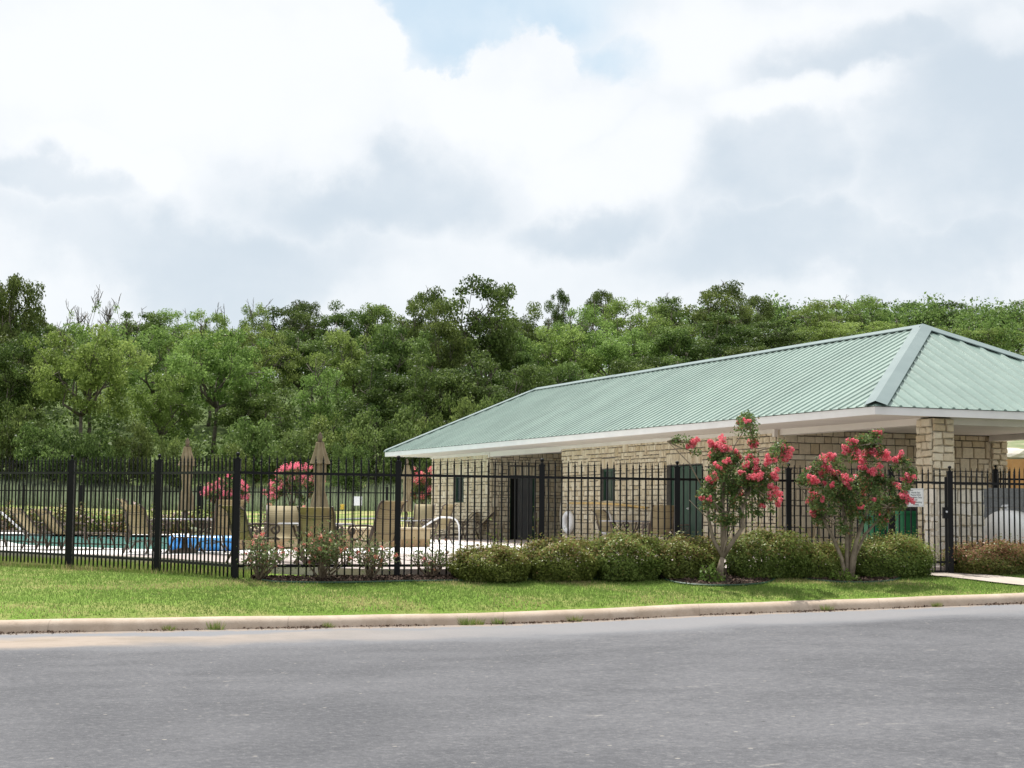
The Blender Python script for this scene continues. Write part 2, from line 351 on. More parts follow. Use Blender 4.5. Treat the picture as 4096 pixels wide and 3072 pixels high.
M['deck'] = concrete('white_pool_deck', (.74,.71,.69), (.80,.78,.76), None, .8)
M['mulch'] = vary('bark_mulch', (.03,.022,.016),(.085,.062,.045), .98, 30, bump=1., bscale=60)
M['chips'] = leafmat('mulch_chip', (.03,.02,.014),(.16,.12,.085), trans=0, rough=.9, rnd=0)
m,t,b = mat('pool_water', (.16,.47,.43), .1, 0, .5); M['water'] = m
P_ = t.n('ShaderNodeNewGeometry').outputs['Position']
bn = t.n('ShaderNodeBump', i_Strength=.25, i_Distance=.03, i_Height=t.noise(P_, 3.5, 3).outputs[0]); t.link(bn.outputs[0], b.inputs['Normal'])
M['tile'] = vary('pool_waterline_tile', (.05,.09,.13),(.10,.14,.18), .4, 6)
# ------------------------------------------------------------------ terrain
def X(px, d): return (px-4.7-2048)/F*d
def sst(x, a, b): t_ = np.clip((x-a)/(b-a),0,1); return t_*t_*(3-2*t_)
def Yk(x): x = np.clip(x,-30,30); return 23.85+.388*x-.003*x*x
def Zr(x): return .022*np.clip(np.asarray(x,float)+1,0,40)*sst(np.asarray(x,float),-1.5,3)
FX0, FY0 = -4.14, 25.3
def Yf(x): return np.where(x>FX0, FY0+.384*(x-FX0), FY0-.87*(x-FX0))
YB = [60,75,100,120,130,140,150,165,190,220,260,320,500]; ZB = [.55,.6,1.0,1.8,2.5,3.6,5.0,8.0,13.,18.,22.,24.,30.]
def H(x, y):
    x = np.asarray(x,float); y = np.asarray(y,float)
    yk = Yk(x)+.32; yf = np.minimum(Yf(x), 40); zk = Zr(x)+.135
    s = np.clip((y-yk)/np.maximum(yf-yk,.5),0,1)
    z = zk + (.545-zk)*(s**.5)
    z = z + .012*np.sin(x*1.9+y)*np.sin(y*1.7)*np.clip(s*4,0,1)*np.clip((1-s)*4,0,1)
    fz = np.interp(y, YB, ZB)
    r = sst(x,10,24)*np.clip((y-45)/30,0,1)*1.6 + sst(x,14,34)*sst(y,80,125)*3.5
    bumpy = sst(y,66,90)*(.25*np.sin(x*.11+1)+.2*np.sin(x*.05+y*.09))
    z = np.where(y>58, fz+r+bumpy, z + r)
    z = np.where(x>25, z, z)
    return z
def h(x,y): return float(H(x,y))
def grid_mesh(name, xs, fy, nv, mat_, zf, smooth=True):
    V = []; nx = len(xs)
    for x in xs:
        ys = fy(x)
        for y in ys: V.append((x,y,0))
    V = np.array(V); V[:,2] = zf(V[:,0],V[:,1]); ny = nv
    i,j = np.meshgrid(np.arange(nx-1),np.arange(ny-1),indexing='ij'); a = (i*ny+j).ravel()
    Fq = np.stack([a,a+ny,a+ny+1,a+1],1)
    return np_mesh(name, V, Fq, mat_, None, smooth)
xs = np.concatenate([np.linspace(-350,-30,17)[:-1], np.arange(-30,30.01,.4), np.linspace(30,350,17)[1:]])
FRY = np.concatenate([np.linspace(0,1,24)[:-1]])
def gy(x):
    yk = float(Yk(x))+.25; yf = float(min(Yf(x),40))
    return list(yk+(yf-yk)*FRY)+list(np.linspace(yf,58,14)[:-1])+list(np.arange(58,200,3.))+list(np.linspace(200,520,18))
g0 = grid_mesh('ground', xs, gy, len(gy(0)), M['lawn'], H)
link('ground', g0, kind='structure')
def ry(x): return list(np.linspace(-60,float(Yk(x))+.06,30))
link('road', grid_mesh('road', np.concatenate([np.linspace(-350,-30,8)[:-1],np.arange(-30,31,1.),np.linspace(30,350,8)[1:]]), ry, 30, M['asphalt'], lambda x,y: Zr(x)), kind='structure')
# kerb: rolled concrete profile swept along the road edge
prof = [(-.02,-.06),(0.,.0),(.012,.05),(.03,.095),(.06,.125),(.10,.142),(.15,.15),(.25,.152),(.30,.145),(.305,.02)]
kx = np.arange(-60,60.01,.25); V = []
for x in kx:
    y = float(Yk(x)); sl = .388-.006*np.clip(x,-30,30); nrm = Vector((-sl,1,0)).normalized()
    for a_,z_ in prof:
        V.append((x+nrm.x*a_, y+nrm.y*a_, float(Zr(x))+z_+.003*math.sin(x*3)+.004*math.sin(x*.9)))
n_ = len(prof); i,j = np.meshgrid(np.arange(len(kx)-1),np.arange(n_-1),indexing='ij'); a = (i*n_+j).ravel()
link('kerb', np_mesh('kerb', V, np.stack([a,a+n_,a+n_+1,a+1],1), M['kerb'], None, True), kind='structure')
# concrete walk from the gate to the kerb
def strip(name, pts, wd, mat_, lift, kind='structure'):
    V=[]; L_=[]
    for k in range(len(pts)-1):
        a_=Vector((*pts[k],0)); b_=Vector((*pts[k+1],0))
        for q in range(8): L_.append((a_.lerp(b_,q/8), (b_-a_).normalized()))
    L_.append((b_,(b_-a_).normalized()))
    for k,(p,d) in enumerate(L_):
        n = Vector((-d.y,d.x,0)); ww = wd[0]+(wd[1]-wd[0])*k/(len(L_)-1)
        for s_ in (-1,-.5,0,.5,1):
            q = p+n*ww/2*s_; V.append((q.x,q.y,h(q.x,q.y)+lift))
    N=len(L_); i,j=np.meshgrid(np.arange(N-1),np.arange(4),indexing='ij'); a_=(i*5+j).ravel()
    link(name, np_mesh(name,V,np.stack([a_,a_+5,a_+6,a_+1],1),mat_,None,True), kind=kind)
strip('path', [(7.45,30.6),(7.62,29.7),(8.75,28.3),(10.2,27.85)], (1.05,1.35), M['path'], .03)
# ------------------------------------------------------------------ deck, pool
ZD = .675
def poly_slab(name, outer, hole, z, th, mat_, kind='structure'):
    bm = bmesh.new(); ed = []
    for loop in [outer]+([hole] if hole else []):
        vs = [bm.verts.new((x,y,z)) for x,y in loop]
        ed += [bm.edges.new((vs[i],vs[(i+1)%len(vs)])) for i in range(len(vs))]
    bmesh.ops.triangle_fill(bm, edges=ed, use_beauty=True)
    for f in bm.faces:
        if f.normal.z<0: f.normal_flip()
    if th:
        for loop in [outer]+([hole] if hole else []):
            for i in range(len(loop)):
                a_,b_ = loop[i],loop[(i+1)%len(loop)]
                q=[bm.verts.new(p) for p in ((*a_,z),(*b_,z),(*b_,z-th),(*a_,z-th))]; bm.faces.new(q)
    me = bpy.data.meshes.new(name); bm.to_mesh(me); bm.free(); me.materials.append(mat_)
    return link(name, me, kind=kind)
def chaikin(p, n=2):
    for _ in range(n):
        p = [q for i in range(len(p)) for q in ((.75*p[i][0]+.25*p[(i+1)%len(p)][0], .75*p[i][1]+.25*p[(i+1)%len(p)][1]), (.25*p[i][0]+.75*p[(i+1)%len(p)][0], .25*p[i][1]+.75*p[(i+1)%len(p)][1]))]
    return p
pool = chaikin([(-22,57),(-20,53),(-15.4,50),(-13.4,44.5),(-11.7,40.3),(-10.2,38.9),(-8.2,37.3),(-6.6,36.9),(-5.9,37.8),(-5.3,41),(-4.4,50),(-5,57)],2)
def fe(x, off): return (x, float(Yf(x))+off)
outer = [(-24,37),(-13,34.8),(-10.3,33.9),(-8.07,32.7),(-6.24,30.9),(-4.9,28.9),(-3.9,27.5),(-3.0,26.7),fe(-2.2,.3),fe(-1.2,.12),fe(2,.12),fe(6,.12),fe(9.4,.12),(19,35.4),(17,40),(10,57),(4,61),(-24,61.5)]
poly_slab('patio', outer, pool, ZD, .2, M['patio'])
white = [(-23.9,37.1),(-13,35.0),(-10.3,34.1),(-8.1,33.0),(-6.8,32.9),(-5.5,34.6),(-2.2,35.8),(1.2,37.2),(2.3,40),(-2.6,53.2),(-3.4,60.8),(-23.9,61.3)]  # pink patio left bare along the house stands in for the eave's shade
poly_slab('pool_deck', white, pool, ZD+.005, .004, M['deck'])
bm = bmesh.new(); f = bm.faces.new([bm.verts.new((x,y,.60)) for x,y in pool]); f.normal_update()
if f.normal.z<0: f.normal_flip()
me = bpy.data.meshes.new('water'); bm.to_mesh(me); bm.free(); me.materials.append(M['water']); link('water', me, kind='structure')
mb = MB()
for i in range(len(pool)):
    a_,b_ = pool[i],pool[(i+1)%len(pool)]; mb.add([(*a_,ZD+.001),(*b_,ZD+.001),(*b_,.5),(*a_,.5)],[(0,1,2,3)],.5)
mb.build('pool_wall', M['tile'], kind='structure')
# ------------------------------------------------------------------ pool house
U = Vector((-.3781,.9258,0)); Vv = Vector((.9258,.3781,0)); C0 = Vector((8.207,32.503,ZD))
def B(t, s, z): return C0+U*t+Vv*s+Vector((0,0,z))     # t along the long side, s across, z above deck
house = empty('pool_house', C0, label='long limestone pool house with green ribbed metal hip roof beside the pool', cat='building')
HI = Matrix.Translation(-C0)
def hb(mb_, name, mat_, parent=house, smooth=False, **k):
    """build with world coordinates under a parent standing at C0 (or a child of it)"""
    mb_.v = [tuple(Vector(v)-C0) for v in mb_.v]
    return mb_.build(name, mat_, parent, smooth, **k)
rs = random.Random(5)
def pack(wd, hg, c, holes, wr, hr):
    """stones laid in uneven courses: some split in two, some rising through two courses"""
    out=[]; z=0; hs=[]
    while z<hg-.02:
        h_=c*rs.choice((1.0,1.3,1.5,1.8,2.1)) if hr[1]>1 else c*rs.uniform(1.0,1.45)
        if hr[0]>2: h_=hg
        if hg-z-h_<c*.9: h_=hg-z
        hs.append((z,h_)); z+=h_
    taken=[]
    for k,(z0,h_) in enumerate(hs):
        x=0; tk=sorted([t_ for t_ in taken if t_[2]==k]); bl=[(a0,a1) for a0,a1,_ in tk]
        bl+=[(a0,a1) for a0,a1,b0,b1 in holes if b0<z0+h_/2<b1]; bl.sort()
        cur=0; spans=[]
        for a0,a1 in bl:
            if a0>cur+.03: spans.append((cur,a0))
            cur=max(cur,a1)
        if wd>cur+.03: spans.append((cur,wd))
        for a0,a1 in spans:
            x=a0
            while x<a1-.01:
                w_=c*rs.uniform(wr[0],wr[1]+.6)
                if hr[0]>2: w_=c*rs.uniform(.8,1.2)
                if a1-x-w_<c*1.1: w_=a1-x
                q=rs.random()
                if hr[1]>1 and q<.12 and k+1<len(hs) and w_<c*3 and not any(h0<x+w_ and x<h1 and g0<hs[k+1][0]+hs[k+1][1]/2<g1 for h0,h1,g0,g1 in holes):
                    taken.append((x,x+w_,k+1)); out.append((x,x+w_,z0,z0+h_+hs[k+1][1]))
                elif q<.20 and h_>c*1.75 and w_>c*1.5:
                    f_=rs.uniform(.4,.6); out.append((x,x+w_,z0,z0+h_*f_)); 
                    if w_>c*2.4: g_=rs.uniform(.4,.6); out+= [(x,x+w_*g_,z0+h_*f_,z0+h_),(x+w_*g_,x+w_,z0+h_*f_,z0+h_)]
                    else: out.append((x,x+w_,z0+h_*f_,z0+h_))
                else: out.append((x,x+w_,z0,z0+h_))
                x+=w_
    return out
def stones(mb_, org, du, wd, hg, nrm, holes=(), c=.092, wr=(1.1,2.2), hr=(1,2), dep=.035, jt=.0105, rough=.007):
    du = du.normalized(); up = Vector((0,0,1))
    for (a0,a1,b0,b1) in pack(wd,hg,c,holes,wr,hr):
        v = rs.random(); j = lambda: rs.uniform(-rough,rough); dd = dep*rs.uniform(.75,1.15)
        q = [(a0+jt+j(),b0+jt+j()),(a1-jt+j(),b0+jt+j()),(a1-jt+j(),b1-jt+j()),(a0+jt+j(),b1-jt+j())]
        cx,cy = (a0+a1)/2,(b0+b1)/2; ins=.014
        def ring(e, dp): return [org+du*(x+(cx-x)/max(abs(cx-x),1e-3)*e)+up*(y+(cy-y)/max(abs(cy-y),1e-3)*e)+nrm*(dp+(rs.uniform(-.004,.004) if e else 0)) for x,y in q]
        vs = ring(0,0)+ring(0,dd*.55)+ring(ins,dd)
        fs = [(8,9,10,11)]+[(k,(k+1)%4,4+(k+1)%4,4+k) for k in range(4)]+[(4+k,4+(k+1)%4,8+(k+1)%4,8+k) for k in range(4)]
        if du.cross(up).dot(nrm)<0: fs=[tuple(reversed(f_)) for f_ in fs]
        mb_.add(vs,fs,v)
HW = 2.83    # wall height
def prism_box(mb_, p, du, dv_, hgt):
    """box on corner p with edge vectors du, dv_"""
    up=Vector((0,0,hgt)); q=[p,p+du,p+du+dv_,p+dv_]; mb_.add(q+[x+up for x in q],[(3,2,1,0),(4,5,6,7),(0,1,5,4),(1,2,6,5),(2,3,7,6),(3,0,4,7)],.5)
T1,T2,T3,T4 = 5.8,17.75,23.55,29.13
# t at which openings stand (computed from the photograph's proportions)
def tt(px):
    r=(px-4-2048)/F; return (8.207-32.503*r)/(.3781+.9258*r)
win = [(tt(2470),tt(2415)), (tt(1866),tt(1827))]; dr = (tt(2818),tt(2674))
WZ0,WZ1 = 1.20,2.10
def wall(name, t0, t1, s0, s1, face, holes=(), lint=(), c=.085, **k):
    """stone wall: mortar body and laid stones on its seen faces; face='L' long side (-Vv), 'E' end (-U)"""
    root = None
    body = MB(); segs = []
    if face=='L':
        hs = sorted([x for x in holes]); cur=t0
        for (a0,a1,b0,b1) in hs:
            segs.append((cur,a0,0,HW)); 
            if b0>0: segs.append((a0,a1,0,b0))
            segs.append((a0,a1,b1,HW)); cur=a1
        segs.append((cur,t1,0,HW))
        for a0,a1,b0,b1 in segs: prism_box(body, B(a0,s0,b0), U*(a1-a0), Vv*(s1-s0), b1-b0)
        st = MB(); hh=[(a0-t0,a1-t0,b0,b1+(.3 if (a0,a1) in lint else 0)) for a0,a1,b0,b1 in holes]
        stones(st, B(t0,s0,0), U, t1-t0, HW, -Vv, hh, c, **k)
        for a0,a1,b0,b1 in holes:
            if (a0,a1) in lint: stones(st, B(a0,s0,b1+.01), U, a1-a0, .29, -Vv, (), .09, (1,2),(3,4), dep=.035)
    else:
        hs = sorted(holes); cur=s0
        for (a0,a1,b0,b1) in hs:
            segs.append((cur,a0,0,HW)); segs.append((a0,a1,b1,HW)); cur=a1
        segs.append((cur,s1,0,HW))
        for a0,a1,b0,b1 in segs: prism_box(body, B(t0,a0,b0), U*(t1-t0), Vv*(a1-a0), b1-b0)
        st = MB(); hh=[(a0-s0,a1-s0,b0,b1+(.3 if (a0,a1) in lint else 0)) for a0,a1,b0,b1 in holes]
        stones(st, B(t0,s0,0), Vv, s1-s0, HW, -U, hh, c, **k)
        for a0,a1,b0,b1 in holes:
            if (a0,a1) in lint: stones(st, B(t0,a0,b1+.01), Vv, a1-a0, .29, -U, (), .09, (1,2),(3,4), dep=.035)
    w_ = hb(st, name, M['stone']); me_ = w_.data; me_.materials.append(M['mortar'])
    nb = len(me_.polygons)
    bm_ = bmesh.new(); bm_.from_mesh(me_); vs=[bm_.verts.new(Vector(v)-C0) for v in body.v]
    for f_ in body.f:
        q = bm_.faces.new([vs[i] for i in f_]); q.material_index=1
    bm_.to_mesh(me_); bm_.free(); return w_
w_main = wall('wall', T1, T2, 0, .25, 'L', [(dr[0],dr[1],0,2.12),(win[0][0],win[0][1],WZ0,WZ1)], [(dr[0],dr[1]),win[0]])
w_far = wall('wall', T3, T4, 0, .25, 'L', [(win[1][0],win[1][1],WZ0,WZ1)], [win[1]])
w_porch = wall('wall', T1, T1+.25, .0, 6.35, 'E', [], [], c=.125, wr=(1.1,2.6))
DS = (.72,1.62)
w_ret = wall('wall', T3, T3+.25, .0, 4.2, 'E', [(DS[0],DS[1],0,2.08)], [DS])
w_back = wall('wall', T2, T3, 4.2, 4.45, 'L', [], [])
w_ret2 = wall('wall', T2-.25, T2, .26, 4.2, 'E', [], [])
bk = MB(); prism_box(bk, B(T1+.26,6.1,0), U*(T4-T1-.5), Vv*.25, HW); prism_box(bk, B(T4-.25,.26,0), U*.25, Vv*5.8, HW); stones(bk, B(T4,6.3,0), -U, T4-T1, HW, Vv, (), .17); hb(bk, 'wall', M['stone'])
def column(t0,s0,sz=.45,name='column'):
    mb_=MB(); prism_box(mb_, B(t0,s0,0), U*sz, Vv*sz, HW-.02)
    for org,du,nr in ((B(t0-.02,s0-.02,0),Vv,-U),(B(t0-.02,s0-.02,0),U,-Vv),(B(t0+sz,s0-.02,0),Vv,U),(B(t0-.02,s0+sz,0),U,Vv)):
        stones(mb_, org, du, sz+.04, HW-.02, nr, (), .12, (1,2),(1,1), dep=.05, rough=.016)
    return hb(mb_, name, M['stone'])
column(.0,.0); column(.0,6.13-.45); column(T1-.05,6.13-.2,.42)
# fascia / soffit / beams / trim
OA,OL,OR_ = .443,1.634,.40; Wd = 8.161; ta,tb = -OA, T4+OA; sa,sb = -OL, -OL+Wd
ZF = 2.036+1.6-ZD   # fascia top above deck
mb=MB(); prism_box(mb, B(ta+.02,sa+.02,ZF-.125), U*(tb-ta-.04), Vv*(Wd-.04), .02); hb(mb,'soffit',M['soffit'])
mb=MB()
for (t0,s0,du,dv_) in ((ta,sa,U*(tb-ta),Vv*.02),(ta,sb-.02,U*(tb-ta),Vv*.02),(ta,sa+.0205,U*.02,Vv*(Wd-.041)),(tb-.02,sa+.0205,U*.02,Vv*(Wd-.041))):
    prism_box(mb, B(t0,s0,ZF-.15), du, dv_, .15)
hb(mb,'fascia',M['white'])
SZ = ZF-.126
def trim(t0,s0,lu,lv,z0,name='beam'): 
    mb_=MB(); prism_box(mb_, B(t0,s0,z0), U*lu, Vv*lv, SZ-z0); return hb(mb_,name,M['soffit'])
trim(.46,.06,T1-.50,.3,2.70); trim(T2+.0,-.045,T3-T2,.3,2.68); trim(.06,.46,.3,5.2,2.70); trim(.46,5.8,T1-.6,.3,2.70)
trim(T1+.05,-.05,T2-T1-.06,.04,2.745,'trim'); trim(T3+.01,-.05,T4-T3+.05,.04,2.745,'trim')
for t0 in (T1-.03,T3-.10): trim(t0,-.07,.10,.42,2.66,'beam_end')
# roof
def roofplane(org, du, dn, Ln, lim):
    """ribbed sheet: du along eave, dn up the slope (horizontal unit), lim(a)=run length at a"""
    mb_=MB(); a=0; prof=[]; k=0; P=.3048
    while a<Ln:
        for o_,z_ in ((0,0),(.218,0),(.24,.031),(.28,.031)):
            if a+o_<=Ln: prof.append((a+o_,z_))
        a+=P
    prof.append((Ln,0)); sl=.5123; pv=[rs.random() for _ in range(41)]
    for (a0,z0),(a1,z1) in zip(prof[:-1],prof[1:]):
        l0,l1 = lim(a0),lim(a1)
        vs=[org+du*a0+Vector((0,0,z0))-dn*.03-Vector((0,0,.03*sl)), org+du*a1+Vector((0,0,z1))-dn*.03-Vector((0,0,.03*sl)), org+du*a1+dn*l1+Vector((0,0,z1+l1*sl)), org+du*a0+dn*l0+Vector((0,0,z0+l0*sl))]
        fs=[(0,1,2,3)] if du.cross(dn).z>0 else [(3,2,1,0)]
        mb_.add(vs,fs,pv[int(a0/.9144)%len(pv)])
        if z0>0 or z1>0:      # closed rib end at the eave
            e=[vs[0],vs[1],org+du*a1-dn*.03-Vector((0,0,.03*sl)),org+du*a0-dn*.03-Vector((0,0,.03*sl))]; mb_.add(e,[(0,1,2,3)])
    return mb_
LL = tb-ta; Wh = Wd/2; ez = ZF+.025
r1 = roofplane(B(ta,sa,ez), U, Vv, LL, lambda a: max(.0,min(Wh,a,LL-a)))
r2 = roofplane(B(ta,sb,ez), U, -Vv, LL, lambda a: max(.0,min(Wh,a,LL-a)))
r3 = roofplane(B(ta,sa,ez), Vv, U, Wd, lambda a: max(0.,min(a,Wd-a)))
r4 = roofplane(B(tb,sa,ez), Vv, -U, Wd, lambda a: max(0.,min(a,Wd-a)))
for r_ in (r2,r3,r4):
    b_=len(r1.v); r1.v+=r_.v; r1.f+=[tuple(b_+i for i in f_) for f_ in r_.f]; r1.fv+=r_.fv
roof = hb(r1,'roof',M['roof'])
zr = ez+.5123*Wh; Rg1 = B(ta+Wh,sa+Wh,zr); Rg2 = B(tb-Wh,sa+Wh,zr)
def capstrip(p,q,n1,n2,wd,lift,name):
    """bent flashing along p-q; n1,n2 unit downslope vectors of both planes"""
    mb_=MB(); up=Vector((0,0,lift)); dirv=(q-p).normalized()
    L=(q-p).length; ns=max(1,int(L/3.05)); 
    for i in range(ns):
        a_=p+dirv*(L*i/ns-.02); b_=p+dirv*(L*(i+1)/ns+.02); u_=up+Vector((0,0,.004*(i%2)))
        A=[a_+u_+n1*wd, a_+u_+Vector((0,0,.012)), a_+u_+n2*wd]; Bq=[b_+u_+n1*wd, b_+u_+Vector((0,0,.012)), b_+u_+n2*wd]
        lip=Vector((0,0,-.02))
        vs=A+Bq+[A[0]+lip,Bq[0]+lip,A[2]+lip,Bq[2]+lip]
        mb_.add(vs,[(0,1,4,3),(1,2,5,4),(6,0,3,7),(2,8,9,5)])
    o_=hb(mb_,name,M['rooftrim'],roof); return o_
sl=.5123
dn1 = (-Vv-Vector((0,0,sl))).normalized(); dn2=(Vv-Vector((0,0,sl))).normalized(); de=(-U-Vector((0,0,sl))).normalized(); df=(U-Vector((0,0,sl))).normalized()
capstrip(Rg1,Rg2,dn1,dn2,.16,.06,'ridge_cap')
def hipn(dn,ax):  # direction in plane dn perpendicular to hip axis
    v=dn-ax*dn.dot(ax); return v.normalized()
for cr,rg,na,nb in ((B(ta,sa,ez),Rg1,dn1,de),(B(ta,sb,ez),Rg1,dn2,de),(B(tb,sa,ez),Rg2,dn1,df),(B(tb,sb,ez),Rg2,dn2,df)):
    ax=(rg-cr).normalized()
    # in-plane vectors pointing away from the hip on each plane
    nA = Vector((na.x,na.y,na.z)); nA=hipn(nA,ax); nB=hipn(nb,ax)
    capstrip(cr+ax*.05,rg,nB,nA,.235,.062,'hip_cap')
# doors and windows
def win_part(t0,t1):
    wo_=MB()
    for a0,a1,b0,b1 in ((t0,t0+.06,WZ0,WZ1),(t1-.06,t1,WZ0,WZ1),(t0+.06,t1-.06,WZ0,WZ0+.06),(t0+.06,t1-.06,WZ1-.06,WZ1)):
        prism_box(wo_,B(a0,.05,b0),U*(a1-a0),Vv*.1,b1-b0)
    win_=hb(wo_,'window',M['dkgreen'])
    g_=MB(); prism_box(g_,B(t0+.06,.09,WZ0+.06),U*(t1-t0-.12),Vv*.012,WZ1-WZ0-.12); hb(g_,'pane',M['glass'],win_)
    g_=MB(); prism_box(g_,B((t0+t1)/2-.012,.075,WZ0+.06),U*.024,Vv*.012,WZ1-WZ0-.12); hb(g_,'mullion',M['dkgreen'],win_)
    g_=MB(); prism_box(g_,B(t0-.05,-.045,WZ0-.065),U*(t1-t0+.1),Vv*.14,.06); hb(g_,'sill',M['cap'],win_)
for a_ in win: win_part(*a_)
mid=(dr[0]+dr[1])/2
for q,(a0,a1) in enumerate(((dr[0]+.02,mid-.004),(mid+.004,dr[1]-.02))):
    mb=MB(); prism_box(mb,B(a0,.09,.01),U*(a1-a0),Vv*.045,2.09); d_=hb(mb,'door',M['dkgreen'])
    mb=MB()
    for k in range(11): prism_box(mb,B(a0+.2,.07,.25+k*.045),U*(a1-a0-.4),Vv*.03,.022)
    prism_box(mb,B(a0+.17,.078,.22),U*(a1-a0-.34),Vv*.01,.53); hb(mb,'louvre',M['dkgreen'],d_)
    if q==0:
        mb=MB(); hp=B(a1-.09,.06,1.03); mb.tube([hp,hp-Vv*.05,hp-Vv*.05-U*.12],.014,8); mb.tube([hp+Vv*.03,hp-Vv*.01],.032,10); hb(mb,'handle',M['steel'],d_)
mb=MB(); prism_box(mb,B(dr[0],.16,0),U*(dr[1]-dr[0]),Vv*.02,2.1); hb(mb,'dark_door_backing',M['dark'])  # near-black sheet paints the unlit interior behind the double doors
mb=MB()
for a0,a1,b0,b1 in ((DS[0]+.003,DS[0]+.05,0,2.08),(DS[1]-.05,DS[1]-.003,0,2.08),(DS[0]+.05,DS[1]-.05,2.02,2.077)):
    prism_box(mb,B(T3+.04,a0,b0),U*.12,Vv*(a1-a0),b1-b0)
df_=hb(mb,'door_frame',M['dkgreen'])
mb=MB(); prism_box(mb,B(T3+.2,DS[0],0),U*.02,Vv*(DS[1]-DS[0]),2.07); hb(mb,'dark_doorway',M['dark'],df_)
mb=MB(); prism_box(mb,B(T3+.1,DS[0]+.32,.01),U*.04,Vv*(DS[1]-DS[0]-.38),2.0); d_=hb(mb,'door',M['greydoor'],df_)
# stone screen pier and block wall
pr = empty('stone_pier',(X(3752,31.3),31.2,.55),label='low rough limestone pier with flat cap right behind the gate post',cat='wall')
pd_=Vector((.94,.34,0)); pn=Vector((.34,-.94,0)); pw=.98
mb=MB(); prism_box(mb,Vector((0,0,0)),pd_*pw,-pn*.4,1.55); stones(mb,Vector((0,0,0)),pd_,pw,1.55,pn,(),.11,(1,2),(1,2),dep=.055,rough=.018); stones(mb,pd_*pw,-pn,.4,1.55,pd_,(),.11,(1,2),(1,2),dep=.055,rough=.018); stones(mb,Vector((0,0,0)),-pn,.4,1.55,-pd_,(),.11,(1,2),(1,2),dep=.055,rough=.018)
mb.build('stonework',M['whitestone'],pr)
mb=MB(); prism_box(mb,Vector((0,0,1.553))-pd_*.05+pn*.08,pd_*(pw+.12),-pn*.56,.06); mb.build('cap',M['cap'],pr)
cw = empty('block_wall',(X(3900,34.2),34.2,.55),label='grey concrete block wall behind the white gas tank',cat='wall')
mb=MB(); cdv=Vector((.94,.34,0)); cn=Vector((.34,-.94,0))
for k in range(8):
    for q in range(14):
        o_=.2 if k%2 else 0; prism_box(mb, cdv*(q*.405-o_)+Vector((0,0,k*.203)), cdv*.397, -cn*(.2+.001*((k+q)%3)), .195)
mb.build('blocks',M['cmu'],cw)
mb=MB(); prism_box(mb,-cdv*.2-cn*.025,cdv*5.6,-cn*.17,1.6); mb.build('mortar',M['cap'],cw)
# ------------------------------------------------------------------ white tank
tk = empty('gas_tank',(X(4042,32.9),32.9,ZD),R(68),label='white horizontal gas tank behind the fence at the right edge',cat='tank')
mb=MB(); pr_=[(.001,-1.3)]+[(.47*math.sin(a),-.95-.35*math.cos(a)) for a in np.linspace(.1,math.pi/2,10)]+[(.47,.95)]+[(.47*math.cos(a),.95+.35*math.sin(a)) for a in np.linspace(.1,math.pi/2-.1,9)]+[(.001,1.3)]
mb.lathe(pr_,32); mb.v=[(z,y,x+.56) for x,y,z in mb.v]; mb.build('shell',M['tank'],tk,True)
mb=MB(); mb.lathe([(.10,0),(.10,.05),(.06,.08),(.05,.11),(.001,.11)],14,(-.9,0,1.01)); mb.tube([(-.98,-.06,1.10),(-.98,.06,1.10)],.02); mb.tube([(-.82,-.08,1.12),(-.82,.05,1.12)],.02); mb.build('valve',M['steel'],tk)
for x_ in (-.7,.7):
    mb=MB(); mb.box(x_-.04,x_+.04,-.3,.3,0,.16); mb.build('leg',M['cmu'],tk)
# ------------------------------------------------------------------ fences
def picket_mesh(n):
    mb=MB(); r=.0105; mb.box(-r,r,-r,r,.03,1.775)
    mb.lathe([(.012,1.775),(.019,1.782),(.019,1.79),(.011,1.797),(.010,1.805),(.016,1.815),(.008,1.85),(.0045,1.875),(.006,1.885),(.001,1.89)],n)
    return mb
PICK = picket_mesh(8).mesh('picket',M['fence'])
mb=MB(); mb.box(-.045,.045,-.045,.045,-.1,1.80); mb.box(-.052,.052,-.052,.052,1.80,1.825); POST=mb.mesh('post',M['fence'])
mb=MB(); mb.lathe([(.03,1.825),(.026,1.84),(.013,1.85),(.013,1.865)]+[(.032*math.sin(a),1.893-.032*math.cos(a)) for a in np.linspace(.4,3.1,9)],14); BALL=mb.mesh('ball_finial',M['fence'],True)
def post(root,p):
    o=link('post',POST,root); o.location=p; b_=link('ball_finial',BALL,o); return o
def panel(root, p, q, n=19, name='fence_panel', individual=True, rot=0, xr=.05):
    """rails from p to q (local to root), pickets between"""
    p=Vector(p); q=Vector(q); d=q-p; L=d.length; un=d.normalized(); ang=math.atan2(d.y,d.x)
    nrm=Vector((-math.sin(ang),math.cos(ang),0)); mbs=[]
    for z_ in (.205,1.615):
        mb=MB(); mbs.append(mb)
        a_=p+un*xr+Vector((0,0,z_-.02))-nrm*.018; mb.add([a_,a_+un*(L-2*xr),a_+un*(L-2*xr)+nrm*.036,a_+nrm*.036]+[x_+Vector((0,0,.04)) for x_ in (a_,a_+un*(L-2*xr),a_+un*(L-2*xr)+nrm*.036,a_+nrm*.036)],[(3,2,1,0),(4,5,6,7),(0,1,5,4),(1,2,6,5),(2,3,7,6),(3,0,4,7)],.5)
    if individual: mbs[0].build('bottom_rail',M['fence'],root)
    else: mb.add(mbs[0].v,mbs[0].f,.5)
    if not individual:
        for k in range(n):
            pp=p+d*((k+1)/(n+1)); rr=.011; mb.box(pp.x-rr,pp.x+rr,pp.y-rr,pp.y+rr,pp.z+.03,pp.z+1.78); mb.lathe([(.018,1.78),(.018,1.79),(.009,1.8),(.015,1.815),(.002,1.885)],5,pp)
    o=mb.build('top_rail' if individual else 'fence_panel',M['fence'],root)
    if individual:
        for k in range(n):
            c_=link('picket',PICK,o); c_.location=p+d*((k+1)/(n+1)); c_.rotation_euler=(0,0,ang)
    return o
